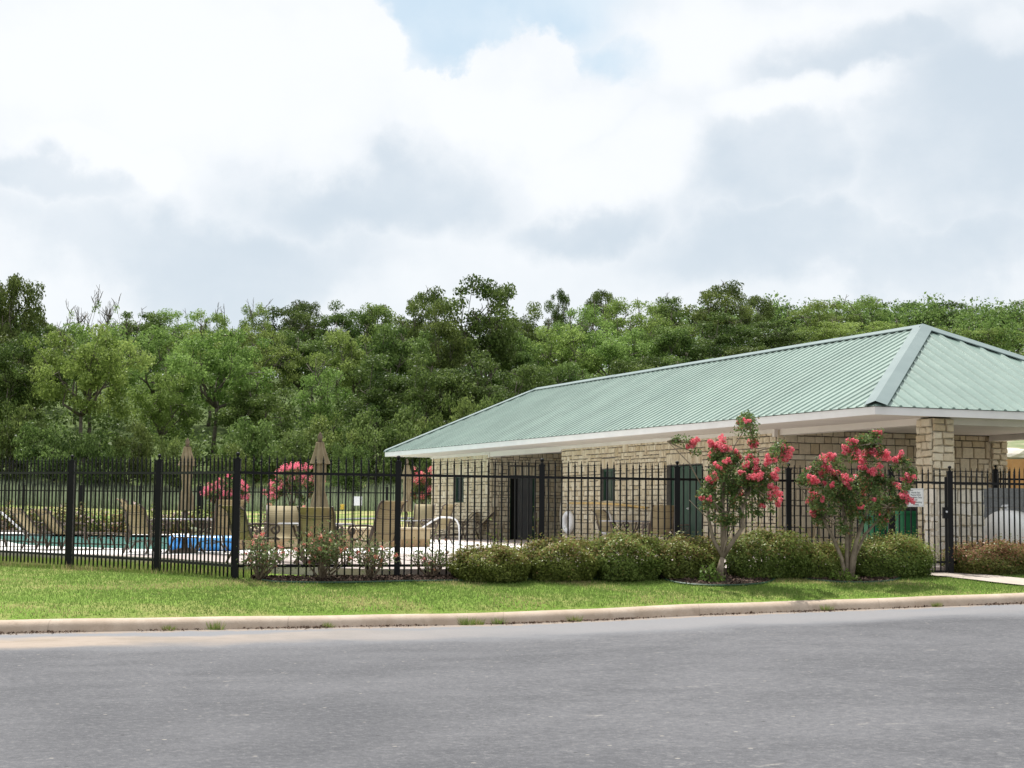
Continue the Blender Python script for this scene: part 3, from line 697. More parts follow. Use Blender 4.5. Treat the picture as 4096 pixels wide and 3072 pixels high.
fx,fy=FX0,FY0; fu=Vector((.9336,.3584,0)); 
ZFN=.53
f1 = empty('metal_fence',(fx,fy,ZFN),label='black metal picket fence with ball topped posts running behind the hedge to the gate',cat='fence',group='black picket fences round the pool')
ts=[0,2.54,4.97,7.41,9.54,11.6]; zz=[0,.0,.005,.01,.02,.03]
lp=[Vector((fu.x*t_,fu.y*t_,z_)) for t_,z_ in zip(ts,zz)]
for p_ in lp: post(f1,p_)
for i,n_p in enumerate((20,20,20,17,17)): panel(f1,lp[i],lp[i+1],n_p)
f2 = empty('metal_fence',(fx,fy,ZFN),label='black metal picket fence on the lawn at the left, angled away from the corner post',cat='fence',group='black picket fences round the pool')
lq=[Vector((0,0,0)),Vector((-1.59,1.9,.02)),Vector((-3.43,3.5,.045)),Vector((-5.25,5.12,.06)),Vector((-7.1,6.7,.07))]
for p_ in lq[1:]: post(f2,p_)
for i in range(4): panel(f2,lq[i],lq[i+1],20)
# gate between fence end and latch post
gp0=Vector((fx,fy,ZFN+.03))+fu*11.6; gp1=gp0+fu*1.24
gt = empty('pedestrian_gate',gp0,label='black metal gate with latch box closing the concrete walk',cat='gate')
gd=fu*1.24
panel(gt,gd*.04,gd*.93,8,'gate_frame',xr=.0)
mb=MB()
for e in (.05,.93):
    c_=gd*e; mb.box(c_.x-.02,c_.x+.02,c_.y-.02,c_.y+.02,.04,1.72)
a_=gd*.05+Vector((0,0,.04)); mb.tube([a_,gd*.93+Vector((0,0,.04))],.022,4); mb.build('gate_stile',M['fence'],gt)
mb=MB(); c_=gd*.90; mb.box(c_.x-.03,c_.x+.07,c_.y-.05,c_.y+.03,.98,1.18); mb.build('latch_box',M['fence'],gt)
mb=MB(); c_=gd*.91; mb.lathe([(.018,-.06),(.022,-.055),(.022,-.05),(.001,-.05)],10); mb.v=[(c_.x+x+.02,c_.y+z+.0,1.1+y) for x,y,z in mb.v]; mb.build('latch_knob',M['steel'],gt)
f3 = empty('metal_fence',gp1,label='black metal picket fence right of the gate, in front of the white tank',cat='fence',group='black picket fences round the pool')
post(f3,Vector((0,0,0))); 
for i in range(3):
    a_=fu*(2.44*i); b_=fu*(2.44*(i+1)); panel(f3,a_,b_,20); post(f3,b_)
f4 = empty('metal_fence',(X(3988,36.5),36.5,.78),label='black metal picket fence rising behind the block wall by the tank',cat='fence',group='black picket fences round the pool')
fd=Vector((.97,.22,0)); post(f4,(0,0,0)); panel(f4,(0,0,0),fd*2.44,20,individual=False); post(f4,fd*2.44); panel(f4,fd*2.44,fd*4.88,20,individual=False)
# far fence behind the pool
ffL=(X(0,64.5),64.5); ffR=(X(1720,60.3),60.3)
f5 = empty('metal_fence',(ffL[0],ffL[1],.6),label='distant black metal picket fence beyond the pool with a gate in it',cat='fence',group='black picket fences round the pool')
dv5=Vector((ffR[0]-ffL[0],ffR[1]-ffL[1],0)).normalized()
off=(X(338,63.6)-ffL[0])/dv5.x
gat=None
for k in range(-6,10):
    s0=off+2.44*k; a_=dv5*s0; b_=dv5*(s0+2.44)
    post(f5,a_); panel(f5,a_,b_,19,individual=False)
post(f5,dv5*(off+2.44*10))
mb=MB(); c_=dv5*(X(1373,61.3)-ffL[0])/1; c_=dv5*((X(1382,61.2)-ffL[0])/dv5.x); mb.lathe([(.05,1.0),(.085,1.03),(.06,1.1),(.085,1.17),(.05,1.2)],10,(c_.x,c_.y-.08,0)); mb.build('gate_latch',M['brass'],f5)
def signboard(name, p, du, w_, h_, label, lines=None):
    s_=empty(name,p,0,label=label,cat='sign'); nrm=Vector((du.y,-du.x,0))
    mb=MB(); prism_box(mb,Vector((0,0,0)),du*w_,nrm*.006,h_); mb.build('board',M['sign'],s_)
    if lines:
        mb=MB(); e=.012; th=.004
        for a0,a1,b0,b1 in ((e,w_-e,e,e+th),(e,w_-e,h_-e-th,h_-e),(e,e+th,e+th,h_-e-th),(w_-e-th,w_-e,e+th,h_-e-th)):
            prism_box(mb,du*a0+nrm*.0065+Vector((0,0,b0)),du*(a1-a0),nrm*.001,b1-b0)
        mb.build('border',M['ink'],s_)
        for txt,cx,cz,sz,al in lines:
            cu=bpy.data.curves.new('t','FONT'); cu.body=txt; cu.size=sz; cu.align_x=al; cu.offset=.0006
            ob=bpy.data.objects.new('t',cu); COL.objects.link(ob); dg=bpy.context.evaluated_depsgraph_get(); dg.update()
            me_=bpy.data.meshes.new_from_object(ob.evaluated_get(dg)); bpy.data.objects.remove(ob)
            me_.materials.clear(); me_.materials.append(M['ink'])
            l_=link('lettering',me_,s_); q=du*cx+nrm*.008+Vector((0,0,cz)); l_.location=q
            l_.matrix_local=Matrix(((du.x,0,nrm.x,q.x),(du.y,0,nrm.y,q.y),(0,1,0,q.z),(0,0,0,1)))
sp0=gp0+fu*.42-Vector((-fu.y,fu.x,0))*.03+Vector((0,0,1.175))
sn=Vector((fu.y,-fu.x,0))
sw,sh=.335,.325
sc=[('Please...',.03,.282,.030,'LEFT'),('North Star',sw/2,.237,.042,'CENTER'),('Pointe HOA',sw/2,.195,.042,'CENTER'),('Members Only',sw/2,.152,.042,'CENTER'),('and',sw/2,.112,.040,'CENTER'),('Accompanying',sw/2,.070,.042,'CENTER'),('Guests',sw/2,.028,.042,'CENTER')]
gx=Vector((X(3643,29.35),0,0)); tpos=(gx.x-fx)/fu.x
sp0=Vector((fx,fy,0))+fu*tpos+sn*.035+Vector((0,0,0)); sp0.z=1.6+(2058-2026)/F*sp0.y
signboard('gate_sign',sp0,fu,sw,sh,'white members only notice with dark lettering hung on the gate',sc)
q_=Vector((ffL[0],ffL[1],0))+dv5*((X(1425,61.1)-ffL[0])/dv5.x)-Vector((-dv5.y,dv5.x,0))*.06; q_.z=1.75
signboard('fence_sign',q_,dv5,.36,.33,'small blank white sign on the distant fence beyond the pool')
# cedar fence far right
wf = empty('wooden_fence',(X(3900,74),74,0),label='orange cedar board fence on the hillside seen through the porch',cat='fence')
mb=MB(); 
for k in range(110):
    x_=k*.145; wx=wf.location.x+x_; zt=4.12+.02*math.sin(k*.4)+(.03 if k%16<8 else 0); mb.box(x_,x_+.138,-.01+.004*(k%2),.012+.004*(k%2),h(wx,74)-.1,zt,val=random.random())
mb.build('boards',M['cedar'],wf)
# ------------------------------------------------------------------ furniture
def arc(c,r,a0,a1,n=8,ax='xz'): return [Vector((c[0]+r*math.cos(a),c[1],c[2]+r*math.sin(a))) for a in np.linspace(a0,a1,n)]
def sling_sheet(pts, y0, y1, th=.012):
    mb=MB(); n=len(pts)
    vs=[(p[0],y,p[1]) for p in pts for y in (y0,y1)]+[(p[0],y,p[1]-th) for p in pts for y in (y0,y1)]
    fs=[]
    for i in range(n-1):
        a=i*2; fs.append((a,a+1,a+3,a+2)); b=2*n+i*2; fs.append((b,b+2,b+3,b+1)); fs.append((a,a+2,b+2,b)); fs.append((a+1,b+1,b+3,a+3))
    fs+= [(0,2*n,2*n+1,1)]; mb.add(vs,fs,.5); return mb
def make_chair(top=1.08):
    """faces +x; seat .43 m"""
    root=empty('patio_chair',(0,0,0))
    wv=.27
    seat=[(.30,.40),(.24,.43),(.10,.425),(-.08,.40),(-.16,.395)]
    back=[(-.16,.395),(-.21,.42),(-.26,.52),(-.32,.70),(-.37,.88),(-.43,top-.06),(-.49,top-.01),(-.53,top)]
    sling_sheet(seat,-wv,wv).build('seat',M['sling'],root,True)
    bo=sling_sheet(back,-wv,wv).build('backrest',M['sling'],root,True)
    mb=MB()
    for z_,x_ in ((.55,-.285),(.80,-.36),(top-.13,-.42)):
        mb.tube([Vector((x_+.0,-wv,z_))]+[Vector((x_-.035*math.sin(a),wv*math.cos(math.pi-a),z_-.03*math.sin(a))) for a in np.linspace(0.4,2.7,6)]+[Vector((x_,wv,z_))],.007,6)
    mb.build('back_brace',M['frame'],bo,True)
    for s_ in (-1,1):
        y=s_*(wv+.02)
        mb=MB(); mb.tube([(p[0],y,p[1]) for p in seat+back[1:]],.02,6); mb.build('side_rail',M['frame'],root,True)
        ya=s_*(wv+.055)
        mb=MB(); pts=[Vector((-.33,ya,.64)),Vector((-.2,ya,.665)),Vector((.0,ya,.665)),Vector((.16,ya,.655))]+[Vector((.20+.075*math.cos(a),ya,.58+.075*math.sin(a))) for a in np.linspace(1.5,-3.2,12)]+[Vector((.17+.035*math.cos(a),ya,.58+.03*math.sin(a))) for a in np.linspace(3.,-.5,5)]
        mb.tube(pts,.021,6); 
        mb.tube([(-.2,ya,.66),(-.05,ya,.5),(.08,ya,.42)],.009,5); mb.tube([(.12,ya,.65),(.0,ya,.53),(-.12,ya,.41)],.009,5); mb.tube([Vector((0+.07*math.cos(a),ya,.53+.07*math.sin(a))) for a in np.linspace(0,6.28,9)],.007,5)
        mb.build('arm',M['frame'],root,True)
        mb=MB(); mb.tube([(.22,ya,.56),(.20,ya,.40),(.23,ya,.2),(.29,ya,.02),(.31,ya,.0)],.019,6); mb.build('leg',M['frame'],root,True)
        mb=MB(); mb.tube([(-.30,ya,.62),(-.22,ya,.40),(-.25,ya,.2),(-.36,ya,.0)],.019,6); mb.build('leg',M['frame'],root,True)
    mb=MB(); mb.tube([(.23,-.3,.2),(.05,-.1,.24),(.05,.1,.24),(.23,.3,.2)],.009,5); mb.tube([(-.25,-.3,.2),(-.05,-.1,.24),(-.05,.1,.24),(-.25,.3,.2)],.009,5); mb.build('stretcher',M['frame'],root,True)
    return root
def make_lounger():
    """head at -x, foot at +x"""
    root=empty('sun_lounger',(0,0,0)); wv=.30
    bed=[(-.25,.34),(.0,.35),(.6,.35),(1.15,.345),(1.25,.31)]
    back=[(-.25,.34),(-.34,.42),(-.5,.60),(-.66,.78),(-.74,.85),(-.82,.87)]
    sling_sheet(bed,-wv,wv).build('bed',M['sling'],root,True)
    bo=sling_sheet(back,-wv,wv).build('backrest',M['sling'],root,True)
    mb=MB(); mb.tube([Vector((-.70-.02,wv*math.cos(a),.80-.05*math.sin(a))) for a in np.linspace(0,math.pi,7)],.012,6); mb.build('back_brace',M['frame'],bo,True)
    for s_ in (-1,1):
        y=s_*(wv+.02); mb=MB(); mb.tube([(p[0],y,p[1]) for p in reversed(back)]+[(p[0],y,p[1]) for p in bed[1:]],.022,6); mb.build('side_rail',M['frame'],root,True)
        ya=s_*(wv+.06); mb=MB(); mb.tube([Vector((-.40,ya,.5)),Vector((-.3,ya,.56)),Vector((-.1,ya,.58)),Vector((.06,ya,.56))]+[Vector((.1+.06*math.cos(a),ya,.5+.06*math.sin(a))) for a in np.linspace(1.5,-3,10)],.02,6); mb.build('arm',M['frame'],root,True)
        for x_,dx in ((-.3,-.1),(.12,.05),(1.1,.1)):
            mb=MB(); mb.tube([(x_,ya if x_<.5 else y,.5 if x_<.5 else .33),(x_,ya if x_<.5 else y,.25),(x_+dx,ya if x_<.5 else y,0)],.019,6); mb.build('leg',M['frame'],root,True)
    mb=MB(); mb.tube([(-.3,-.34,.14),(1.15,-.32,.10)],.012,5); mb.tube([(-.3,.34,.14),(1.15,.32,.10)],.012,5)
    for x_ in (.35,.75): mb.tube([Vector((x_+.15*math.cos(a),-.32,.33-.09*math.sin(a))) for a in np.linspace(0,math.pi,7)],.008,5)
    mb.build('stretcher',M['frame'],root,True)
    return root
def make_table(r=.67,z=.70):
    root=empty('patio_table',(0,0,0))
    mb=MB(); mb.lathe([(.001,z-.02),(r-.02,z-.03),(r,z-.025),(r+.005,z-.01),(r-.005,z),(.001,z+.002)],36); mb.build('table_top',M['table'],root,True)
    for k in range(4):
        a=k*math.pi/2+.6; mb=MB(); mb.tube([(math.cos(a)*q,math.sin(a)*q,zq) for q,zq in ((.45,z-.04),(.40,.5),(.25,.3),(.33,.12),(.42,0))],.02,6); mb.build('leg',M['frame'],root,True)
    mb=MB(); mb.lathe([(.25,.3),(.26,.31),(.25,.32)],20); mb.build('ring',M['frame'],root,True)
    return root
def make_parasol(Ht=2.36):
    root=empty('folded_parasol',(0,0,0)); k=Ht/2.36
    mb=MB(); mb.lathe([(.27,0),(.27,.04),(.2,.07),(.06,.10),(.045,.3),(.03,.32)],24); mb.build('base',M['frame'],root,True)
    mb=MB(); mb.tube([(0,0,.28),(0,0,2.2*k)],.022,10); mb.lathe([(.0,.62),(.03,.66),(.05,.80),(.035,.86),(.0,.87)],12); mb.build('pole',M['frame'],root,True)
    fold=lambda a,kk: 1+ .24*math.sin(a*8+kk*.25)+.08*math.sin(a*3+1)
    mb=MB(); mb.lathe([(.17,.87*k),(.175,.90*k),(.16,1.05*k),(.125,1.2*k),(.09,1.32*k),(.10,1.45*k),(.115,1.6*k),(.11,1.8*k),(.10,1.95*k),(.08,2.05*k),(.03,2.16*k)],64,wob=fold,sx=.84,sy=.84); c_=mb.build('canopy',M['canvas'],root,True)
    mb=MB(); mb.lathe([(.19,1.79*k),(.185,1.80*k),(.15,1.90*k),(.115,2.0*k),(.085,2.10*k),(.075,2.17*k),(.07,2.18*k),(.01,2.185*k)],64,sx=.84,sy=.84,wob=lambda a,kk: 1+.22*math.sin(a*7+kk*.3)+.08*math.sin(a*2)); mb.build('vent_cap',M['canvas'],root,True)
    mb=MB(); mb.lathe([(.045,2.18*k),(.05,2.2*k),(.03,2.215*k),(.045,2.25*k),(.048,2.28*k),(.03,2.33*k),(.01,2.36*k),(.001,2.37*k)],14); mb.build('finial',M['twig'],root,True)
    return root
chA=make_chair(1.09); chB=make_chair(.97); lg=make_lounger(); tb_=make_table(); pa=make_parasol()
used=set()
def put(proto, px, d, rz, label, cat, group, z=ZD+.01, sc=1.):
    o = proto if proto.name not in used else copy_tree(proto)
    if proto.name not in used: used.add(proto.name)
    o.location=(X(px,d),d,z); o.rotation_euler=(0,0,R(rz)); o.scale=(sc,)*3; tag(o,label,cat,group); return o
GC='tan sling patio chairs'; GL='tan sling sun loungers'; GT='round patio tables'; GP='folded tan parasols'
CL='chair'
put(lg,305,36.2,40,'tan sun lounger nearer the corner of the left pair by the pool, foot end right','sun lounger',GL)
put(lg,205,36.6,40,'tan sun lounger on the left of the pair by the white handrail','sun lounger',GL)
put(lg,-10,38.5,40,'tan sun lounger mostly cut off by the left edge, only its foot end showing','sun lounger',GL)
# left table group
put(tb_,757,34.6,0,'round patio table at the left parasol, in front of the blue roll','table',GT)
put(pa,757,34.6,0,'folded tan parasol standing furthest left, above the left table','parasol',GP)
put(chA,592,35.2,25,'tall tan chair at left table, back left, turned to face the table','chair',GC)
put(chB,610,33.7,55,'tan chair at left table seen from behind, next to the second fence post','chair',GC)
put(chB,856,35.4,185,'tan chair at left table seen from the side, half hidden by the tall chair','chair',GC)
put(chA,912,34.0,115,'tall tan chair with back to the camera just left of the fence corner post','chair',GC)
# middle table group
put(tb_,1277,28.6,0,'round grey patio table under the tallest parasol in the middle','table',GT,sc=.97)
put(pa,1287,28.6,0,'folded tan parasol in the middle, the nearest and tallest of the three','parasol',GP,sc=.945)
put(chB,1035,28.3,38,'tan chair just right of the fence corner post, turned towards the middle table','chair',GC)
put(chB,1150,29.4,-80,'tan chair behind the middle table facing the camera, pale front in light','chair',GC,sc=1.0)
put(chB,1295,27.5,86,'tan chair square on with its back to the camera at the middle table','chair',GC,sc=.98)
put(chA,1505,28.4,140,'tall tan chair at the right side of the middle table, back to camera','chair',GC,sc=.98)
# right far group
put(tb_,1640,47.5,0,'small distant patio table behind the stone planter wall','table',GT,sc=.9)
put(pa,1636,47.2,0,'folded tan parasol beside the far corner of the stone house','parasol',GP)
put(chA,1695,48.5,-100,'distant tan chair facing the camera behind the stone planter wall','chair',GC)
put(chA,1752,46.8,150,'distant tan chair leaning back to the right by the white handrail','chair',GC)
lgr=None
put(lg,1818,55.0,190,'tan lounger against the far house wall, left one of two','sun lounger',GL)
put(lg,1885,54.3,190,'tan lounger against the far house wall, right one of two','sun lounger',GL)
# beside the long wall
put(tb_,2510,43.0,0,'patio table by the long stone wall, mostly behind the hedge','table',GT)
put(chB,2462,44.6,30,'tan chair under the wall window, left of the table by the wall','chair',GC)
put(chA,2640,41.0,103,'tall tan chair with broad back to camera in front of the stone wall','chair',GC,sc=1.0)
put(chA,2755,42.2,170,'tan chair seen edge on in front of the green double doors','chair',GC,sc=.92)
# bins
def make_bin():
    root=empty('wheeled_bin',(0,0,0)); mb=MB()
    lv=[(.0,.22,.24),(.06,.24,.26),(.85,.30,.33),(.93,.305,.335),(.93,.335,.365),(.99,.335,.365),(.99,.31,.34)]
    vs=[];n=20
    for z_,a_,b_ in lv:
        for k in range(n):
            t_=2*math.pi*k/n; c_,s_=math.cos(t_),math.sin(t_); e=.45
            vs.append((a_*abs(c_)**e*(1 if c_>0 else -1), b_*abs(s_)**e*(1 if s_>0 else -1), z_))
    fs=[(i*n+j,i*n+(j+1)%n,(i+1)*n+(j+1)%n,(i+1)*n+j) for i in range(len(lv)-1) for j in range(n)]+[tuple(range(n-1,-1,-1))]
    mb.add(vs,fs,.5); mb.build('body',M['bin'],root)
    mb=MB(); vs=[];lv=[(.99,.33,.36),(1.03,.33,.36),(1.07,.2,.25)]
    for z_,a_,b_ in lv:
        for k in range(n):
            t_=2*math.pi*k/n; c_,s_=math.cos(t_),math.sin(t_); e=.45; vs.append((a_*abs(c_)**e*(1 if c_>0 else -1), b_*abs(s_)**e*(1 if s_>0 else -1), z_))
    mb.add(vs,[(i*n+j,i*n+(j+1)%n,(i+1)*n+(j+1)%n,(i+1)*n+j) for i in range(2) for j in range(n)]+[tuple(2*n+j for j in range(n))],.5); mb.build('lid',M['binlid'],root)
    for y_ in (-.29,.29):
        mb=MB(); mb.tube([(.28,y_-.03,.12),(.28,y_+.03,.12)],.12,16); mb.build('wheel',M['binlid'],root)
    mb=MB(); mb.tube([(.34,-.25,.93),(.42,-.22,.97),(.42,.22,.97),(.34,.25,.93)],.015,6); mb.build('handle',M['bin'],root)
    return root
bn_=make_bin()
put(bn_,3622,33.6,20,'green wheeled bin nearest the stone column, behind the gate sign','bin','green wheeled bins in the porch')
put(bn_,3512,34.2,15,'green wheeled bin half hidden behind the right crape myrtle','bin','green wheeled bins in the porch')
# handrails
def rail(name, pts, label, r=.024):
    root=empty(name,(pts[0][0],pts[0][1],ZD),label=label,cat='handrail'); o_=Vector(root.location)
    mb=MB(); mb.tube([Vector(p)-o_ for p in pts],r,10); mb.build('tube',M['whiterail'],root,True)
    mb=MB(); q=Vector(pts[0])-o_; mb.lathe([(.06,0),(.05,.015),(.03,.02)],12,(q.x,q.y,.01)); mb.build('flange',M['steel'],root)
d_=46.; 
def rp(px,py,d): return (X(px,d), d, 1.6+(2043.6+.0092*(px-2048)-py)/F*d)
rail('pool_handrail',[(X(1850,45),45,ZD)]+[rp(a,b_,45) for a,b_ in ((1849,2130),(1846,2100),(1838,2082),(1825,2072),(1810,2069),(1780,2068),(1765,2070),(1748,2078),(1715,2100),(1690,2118))],'white pool handrail arching beside the end of the stone planter wall')
rail('pool_handrail',[(X(-150,39),39.4,ZD)]+[rp(a,b_,39.4) for a,b_ in ((-150,2100),(-140,2065),(-110,2048),(-40,2043),(0,2046),(20,2049),(35,2060),(70,2090),(105,2122),(135,2150),(135,2175))],'thick white handrail sloping down into the pool at the left edge',.028)
# stone planter wall
pa0=Vector((X(968,37.8),37.6,ZD)); pa1=Vector((X(1733,42.6),42.4,ZD)); du=(pa1-pa0); Lw=du.length; du.normalize(); dn_=Vector((-du.y,du.x,0))
sw_=empty('stone_planter_wall',pa0,label='low raised wall of yellow limestone blocks with flat cap beside the pool',cat='wall')
mb=MB(); prism_box(mb,Vector((0,0,0)),du*Lw,dn_*1.6,.44); stones(mb,Vector((0,0,0)),du,Lw,.44,-dn_,(),.145,(2,4),(1,1),dep=.02,rough=.003); stones(mb,du*Lw,dn_,1.6,.44,du,(),.145,(2,4),(1,1),dep=.02,rough=.003); mb.build('blocks',M['yellowstone'],sw_)
mb=MB()
for k in range(int(Lw/.6)+1):
    a0=k*.6; a1=min(a0+.592,Lw+.04); prism_box(mb,du*a0-dn_*.04+Vector((0,0,.442+.001*(k%2))),du*(a1-a0),dn_*1.68,.045)
mb.build('cap',M['cap'],sw_)
# blue roll
br=empty('pool_cover_roll',(X(820,36.2),36.2,ZD+.17),R(4),label='shiny bright blue roll lying on the pool edge behind the left table',cat='pool cover')
mb=MB(); n=40; prf=[]
for k in range(n+1):
    f_=k/n; r_=.17*(min(1,math.sqrt(max(0,1-(1-min(f_/.07,1))**2))*1.0) if f_<.07 else 1)*(1-.04*math.sin(f_*30)**2)
    prf.append((max(r_,.01),f_*1.45-.72))
mb.lathe(prf,24); mb.v=[(z,y,x) for x,y,z in mb.v]; mb.build('cover',M['bluecover'],br,True)
for e in (-.3,.1,.45):
    mb=MB(); mb.tube([(e,0,0),(e+.03,0,0)],.175,24); mb.build('strap',M['whiterail'],br)
# life rings, pole on wall
def ring(px, rz, label):
    r_=(px-4-2048)/F; t_=(8.207-32.503*r_)/(.3781+.9258*r_); p=B(t_,-.10,.62)
    root=empty('life_ring',p,0,label=label,cat='life ring',group='white life rings on the stone wall')
    mb=MB(); 
    for k in range(28):
        a=2*math.pi*k/28
    mb.tube([U*(.25*math.cos(a))+Vector((0,0,.25*math.sin(a))) for a in np.linspace(0,2*math.pi,33)],.085,12,cap=False); mb.build('ring',M['whiterail'],root,True)
    mb=MB(); mb.tube([U*-.2+Vector((0,0,.3)),Vector((0,0,.53))-Vv*.0,U*.2+Vector((0,0,.3))],.007,5); mb.tube([U*.38*math.cos(a)-Vv*.07+Vector((0,0,.38*math.sin(a)-.05)) for a in np.linspace(3.3,6.2,10)],.007,5); mb.build('rope',M['rope'],root)
ring(2294,0,'white life ring hanging at the left end of the yellow pole'); ring(2445,0,'white life ring half hidden behind a chair back under the wall window')
def wp(px,s,z):
    r_=(px-4-2048)/F; t_=(8.207-32.503*r_)/(.3781+.9258*r_); return B(t_,s,z)
root=empty('rescue_pole',wp(2300,-.08,1.15),label='long yellow rescue pole hung along the stone wall above the life rings',cat='pole'); o_=Vector(root.location)
mb=MB(); mb.tube([wp(2298,-.1,1.17)-o_,wp(2400,-.1,1.17)-o_,wp(2500,-.1,1.13)-o_,wp(2610,-.12,1.04)-o_],.03,8); mb.build('shaft',M['yellowpole'],root,True)
mb=MB()
for k in range(3): mb.tube([wp(2290,-.12,1.2)-o_+U*(.28*math.sin(a)+.15+.03*k)+Vector((0,0,-.35-.42*math.cos(a)*(1+.1*k))) for a in np.linspace(0,6.1,16)],.005,5)
mb.build('rope',M['rope'],root)
# ------------------------------------------------------------------ plants
def rnd_shell(rng,n,p=.5):
    d=rng.normal(size=(n,3)); d/=np.linalg.norm(d,axis=1)[:,None]; r=rng.random(n)**p; return d*r[:,None]
def branch_tree(mb_, clumps, trunk_top, r0, rng, wig=.35, base=(0,0,0), nl=5, r1=.72, tip=.012, sides=6, forkz=None):
    """trunk then limbs towards grouped clump centres, twigs to each clump"""
    base=Vector(base); tt_=Vector(trunk_top); 
    mb_.tube([base,base.lerp(tt_,.33)+Vector((rng.normal()*wig*.2,rng.normal()*wig*.2,0)),base.lerp(tt_,.7)+Vector((rng.normal()*wig*.25,rng.normal()*wig*.25,0)),tt_],[r0*1.25,r0,r0*.88,r0*.8],sides+2,val=.5)
    P=np.array(clumps); ang=np.arctan2(P[:,1]-tt_.y,P[:,0]-tt_.x); order=np.argsort(ang); groups=np.array_split(order,nl)
    for g_ in groups:
        if len(g_)==0: continue
        c_=Vector(P[g_].mean(0)); e_=tt_.lerp(c_,.95); m1=tt_.lerp(e_,.35)+Vector((rng.normal()*wig,rng.normal()*wig,rng.normal()*wig*.3)); m2=tt_.lerp(e_,.7)+Vector((rng.normal()*wig,rng.normal()*wig,rng.normal()*wig*.5))
        rr=r0*r1; L_=[tt_,m1,m2,e_]; mb_.tube(L_,[rr,rr*.75,rr*.5,rr*.25],sides,val=.5)
        for i_ in g_:
            q=Vector(P[i_]); s_=L_[rng.integers(1,4)] ; s_=min(L_[1:],key=lambda w_:(w_-q).length+rng.random()*.6)
            mm=s_.lerp(q,.5)+Vector((rng.normal()*wig*.4,rng.normal()*wig*.4,rng.normal()*wig*.3))
            mb_.tube([s_,mm,q],[rr*.32,rr*.2,tip],4,val=.5,cap=False)
def tree_proto(seed, Ht=12., Rc=4.6, zb=.25, nc=60, nl_=220, lsz=.24, crad=(.8,1.5), mat_=None, sparse=0, twigs=0):
    rng=np.random.default_rng(seed); hc=(1-zb)*Ht/2; cz=zb*Ht+hc
    cl=[]; 
    lob=rng.normal(size=(6,3)); lob/=np.linalg.norm(lob,axis=1)[:,None]; la=rng.uniform(-.28,.22,6)
    while len(cl)<nc:
        d=rng.normal(size=3); d/=np.linalg.norm(d); r=rng.random()**.42
        k=1+sum(a*max(0,float(d@l))**2 for a,l in zip(la,lob))
        q=np.array([d[0]*Rc*r*k,d[1]*Rc*r*k,cz+d[2]*hc*r*k*.92])
        if q[2]<zb*Ht*.9: continue
        wz=(q[2]-zb*Ht)/(Ht*(1-zb)); 
        if wz<.18 and rng.random()<.5: continue
        cl.append(q)
    cl=np.array(cl)
    Ps=[];Hs=[];vals=[]
    for q in cl:
        r=rng.uniform(*crad); n=int(nl_*(r/1.1)**2*rng.uniform(.7,1.2)); s=rnd_shell(rng,n,.45)
        Ps.append(q+s*np.array([r,r,r*.62])); Hs.append(s*.9); vals.append(np.clip(rng.normal(.45+.2*rng.normal(),.26,n),0,1))
    P=np.concatenate(Ps); V_,F_=leaves(rng,P,lsz,.62,.25,.35,np.concatenate(Hs))
    leafm=np_mesh('crown',V_,F_,mat_,np.concatenate(vals))
    mb=MB(); branch_tree(mb,cl,(rng.normal()*.3,rng.normal()*.3,zb*Ht*.95+.6),.2*Ht/12,rng,.5,nl=7,tip=.03)
    if twigs:
        for _ in range(twigs):
            q=Vector(cl[rng.integers(len(cl))]); e_=q+Vector((rng.normal()*1.0,rng.normal()*.8,abs(rng.normal())*1.2+.3)); mb.tube([q,q.lerp(e_,.5)+Vector((rng.normal()*.2,0,rng.normal()*.1)),e_],[.07,.05,.03],4)
            for z in range(2): 
                f_=q.lerp(e_,.5+.2*z); mb.tube([f_,f_+Vector((rng.normal()*.5,rng.normal()*.4,.5))],[.04,.02],3)
    return leafm, mb.mesh('trunk',M['bark'],True), Ht, Rc
PR={}
PR['D']=[tree_proto(11,12,4.4,.22,54,240,.24,mat_=M['leafD'],twigs=9),tree_proto(12,12,4.8,.28,50,240,.24,mat_=M['leafD'],twigs=9),tree_proto(13,12,4.1,.18,56,230,.23,mat_=M['leafD'],twigs=9)]
PR['M']=[tree_proto(21,12,4.6,.25,58,250,.24,mat_=M['leafM'],twigs=6),tree_proto(22,12,4.9,.2,60,240,.25,mat_=M['leafM'],twigs=10)]
PR['P']=[tree_proto(31,12,5.0,.26,48,220,.22,(.7,1.5),mat_=M['leafP'],twigs=18),tree_proto(32,12,4.7,.2,50,220,.22,(.7,1.4),mat_=M['leafP'],twigs=20),tree_proto(33,12,5.2,.3,50,240,.24,(.7,1.6),mat_=M['leafP'],twigs=5)]
PR['B']=[tree_proto(41,12,4.6,.3,16,110,.22,(.5,.9),mat_=M['leafP'],twigs=60)]
PR['V']=[tree_proto(61,12,5.2,.40,50,250,.24,(.8,1.5),mat_=M['leafP'],twigs=8),tree_proto(62,12,4.8,.42,48,260,.24,(.8,1.5),mat_=M['leafD'],twigs=6)]
PR['S']=[tree_proto(51,4.5,3.3,.0,46,300,.2,(.6,1.0),mat_=M['leafS']),tree_proto(52,4.5,3.0,.0,44,300,.2,(.6,1.0),mat_=M['leafS'])]
rt=random.Random(9)
def landmark(x):
    L=[(-60,'beyond the left edge'),(60,'near the left edge'),(150,'above the left loungers'),(240,'above the third fence post'),(350,'above the second fence post'),(430,'behind the left parasol'),(520,'above the fence corner post'),(620,'left of the middle parasol'),(730,'behind the middle parasol'),(830,'above the left tip of the roof'),(930,'behind the left roof slope'),(1060,'above the low end of the ridge'),(1170,'over the far ridge end'),(1300,'behind the long ridge'),(1420,'above the middle of the ridge'),(1560,'above the left crape myrtle'),(1700,'just left of the roof peak'),(1850,'above the right crape myrtle'),(1990,'behind the roof peak'),(2090,'right of the roof peak'),(2400,'by the right edge')]
    for a,b_ in L:
        if x<=a+45: return b_
    return L[-1][1]
cnt={}
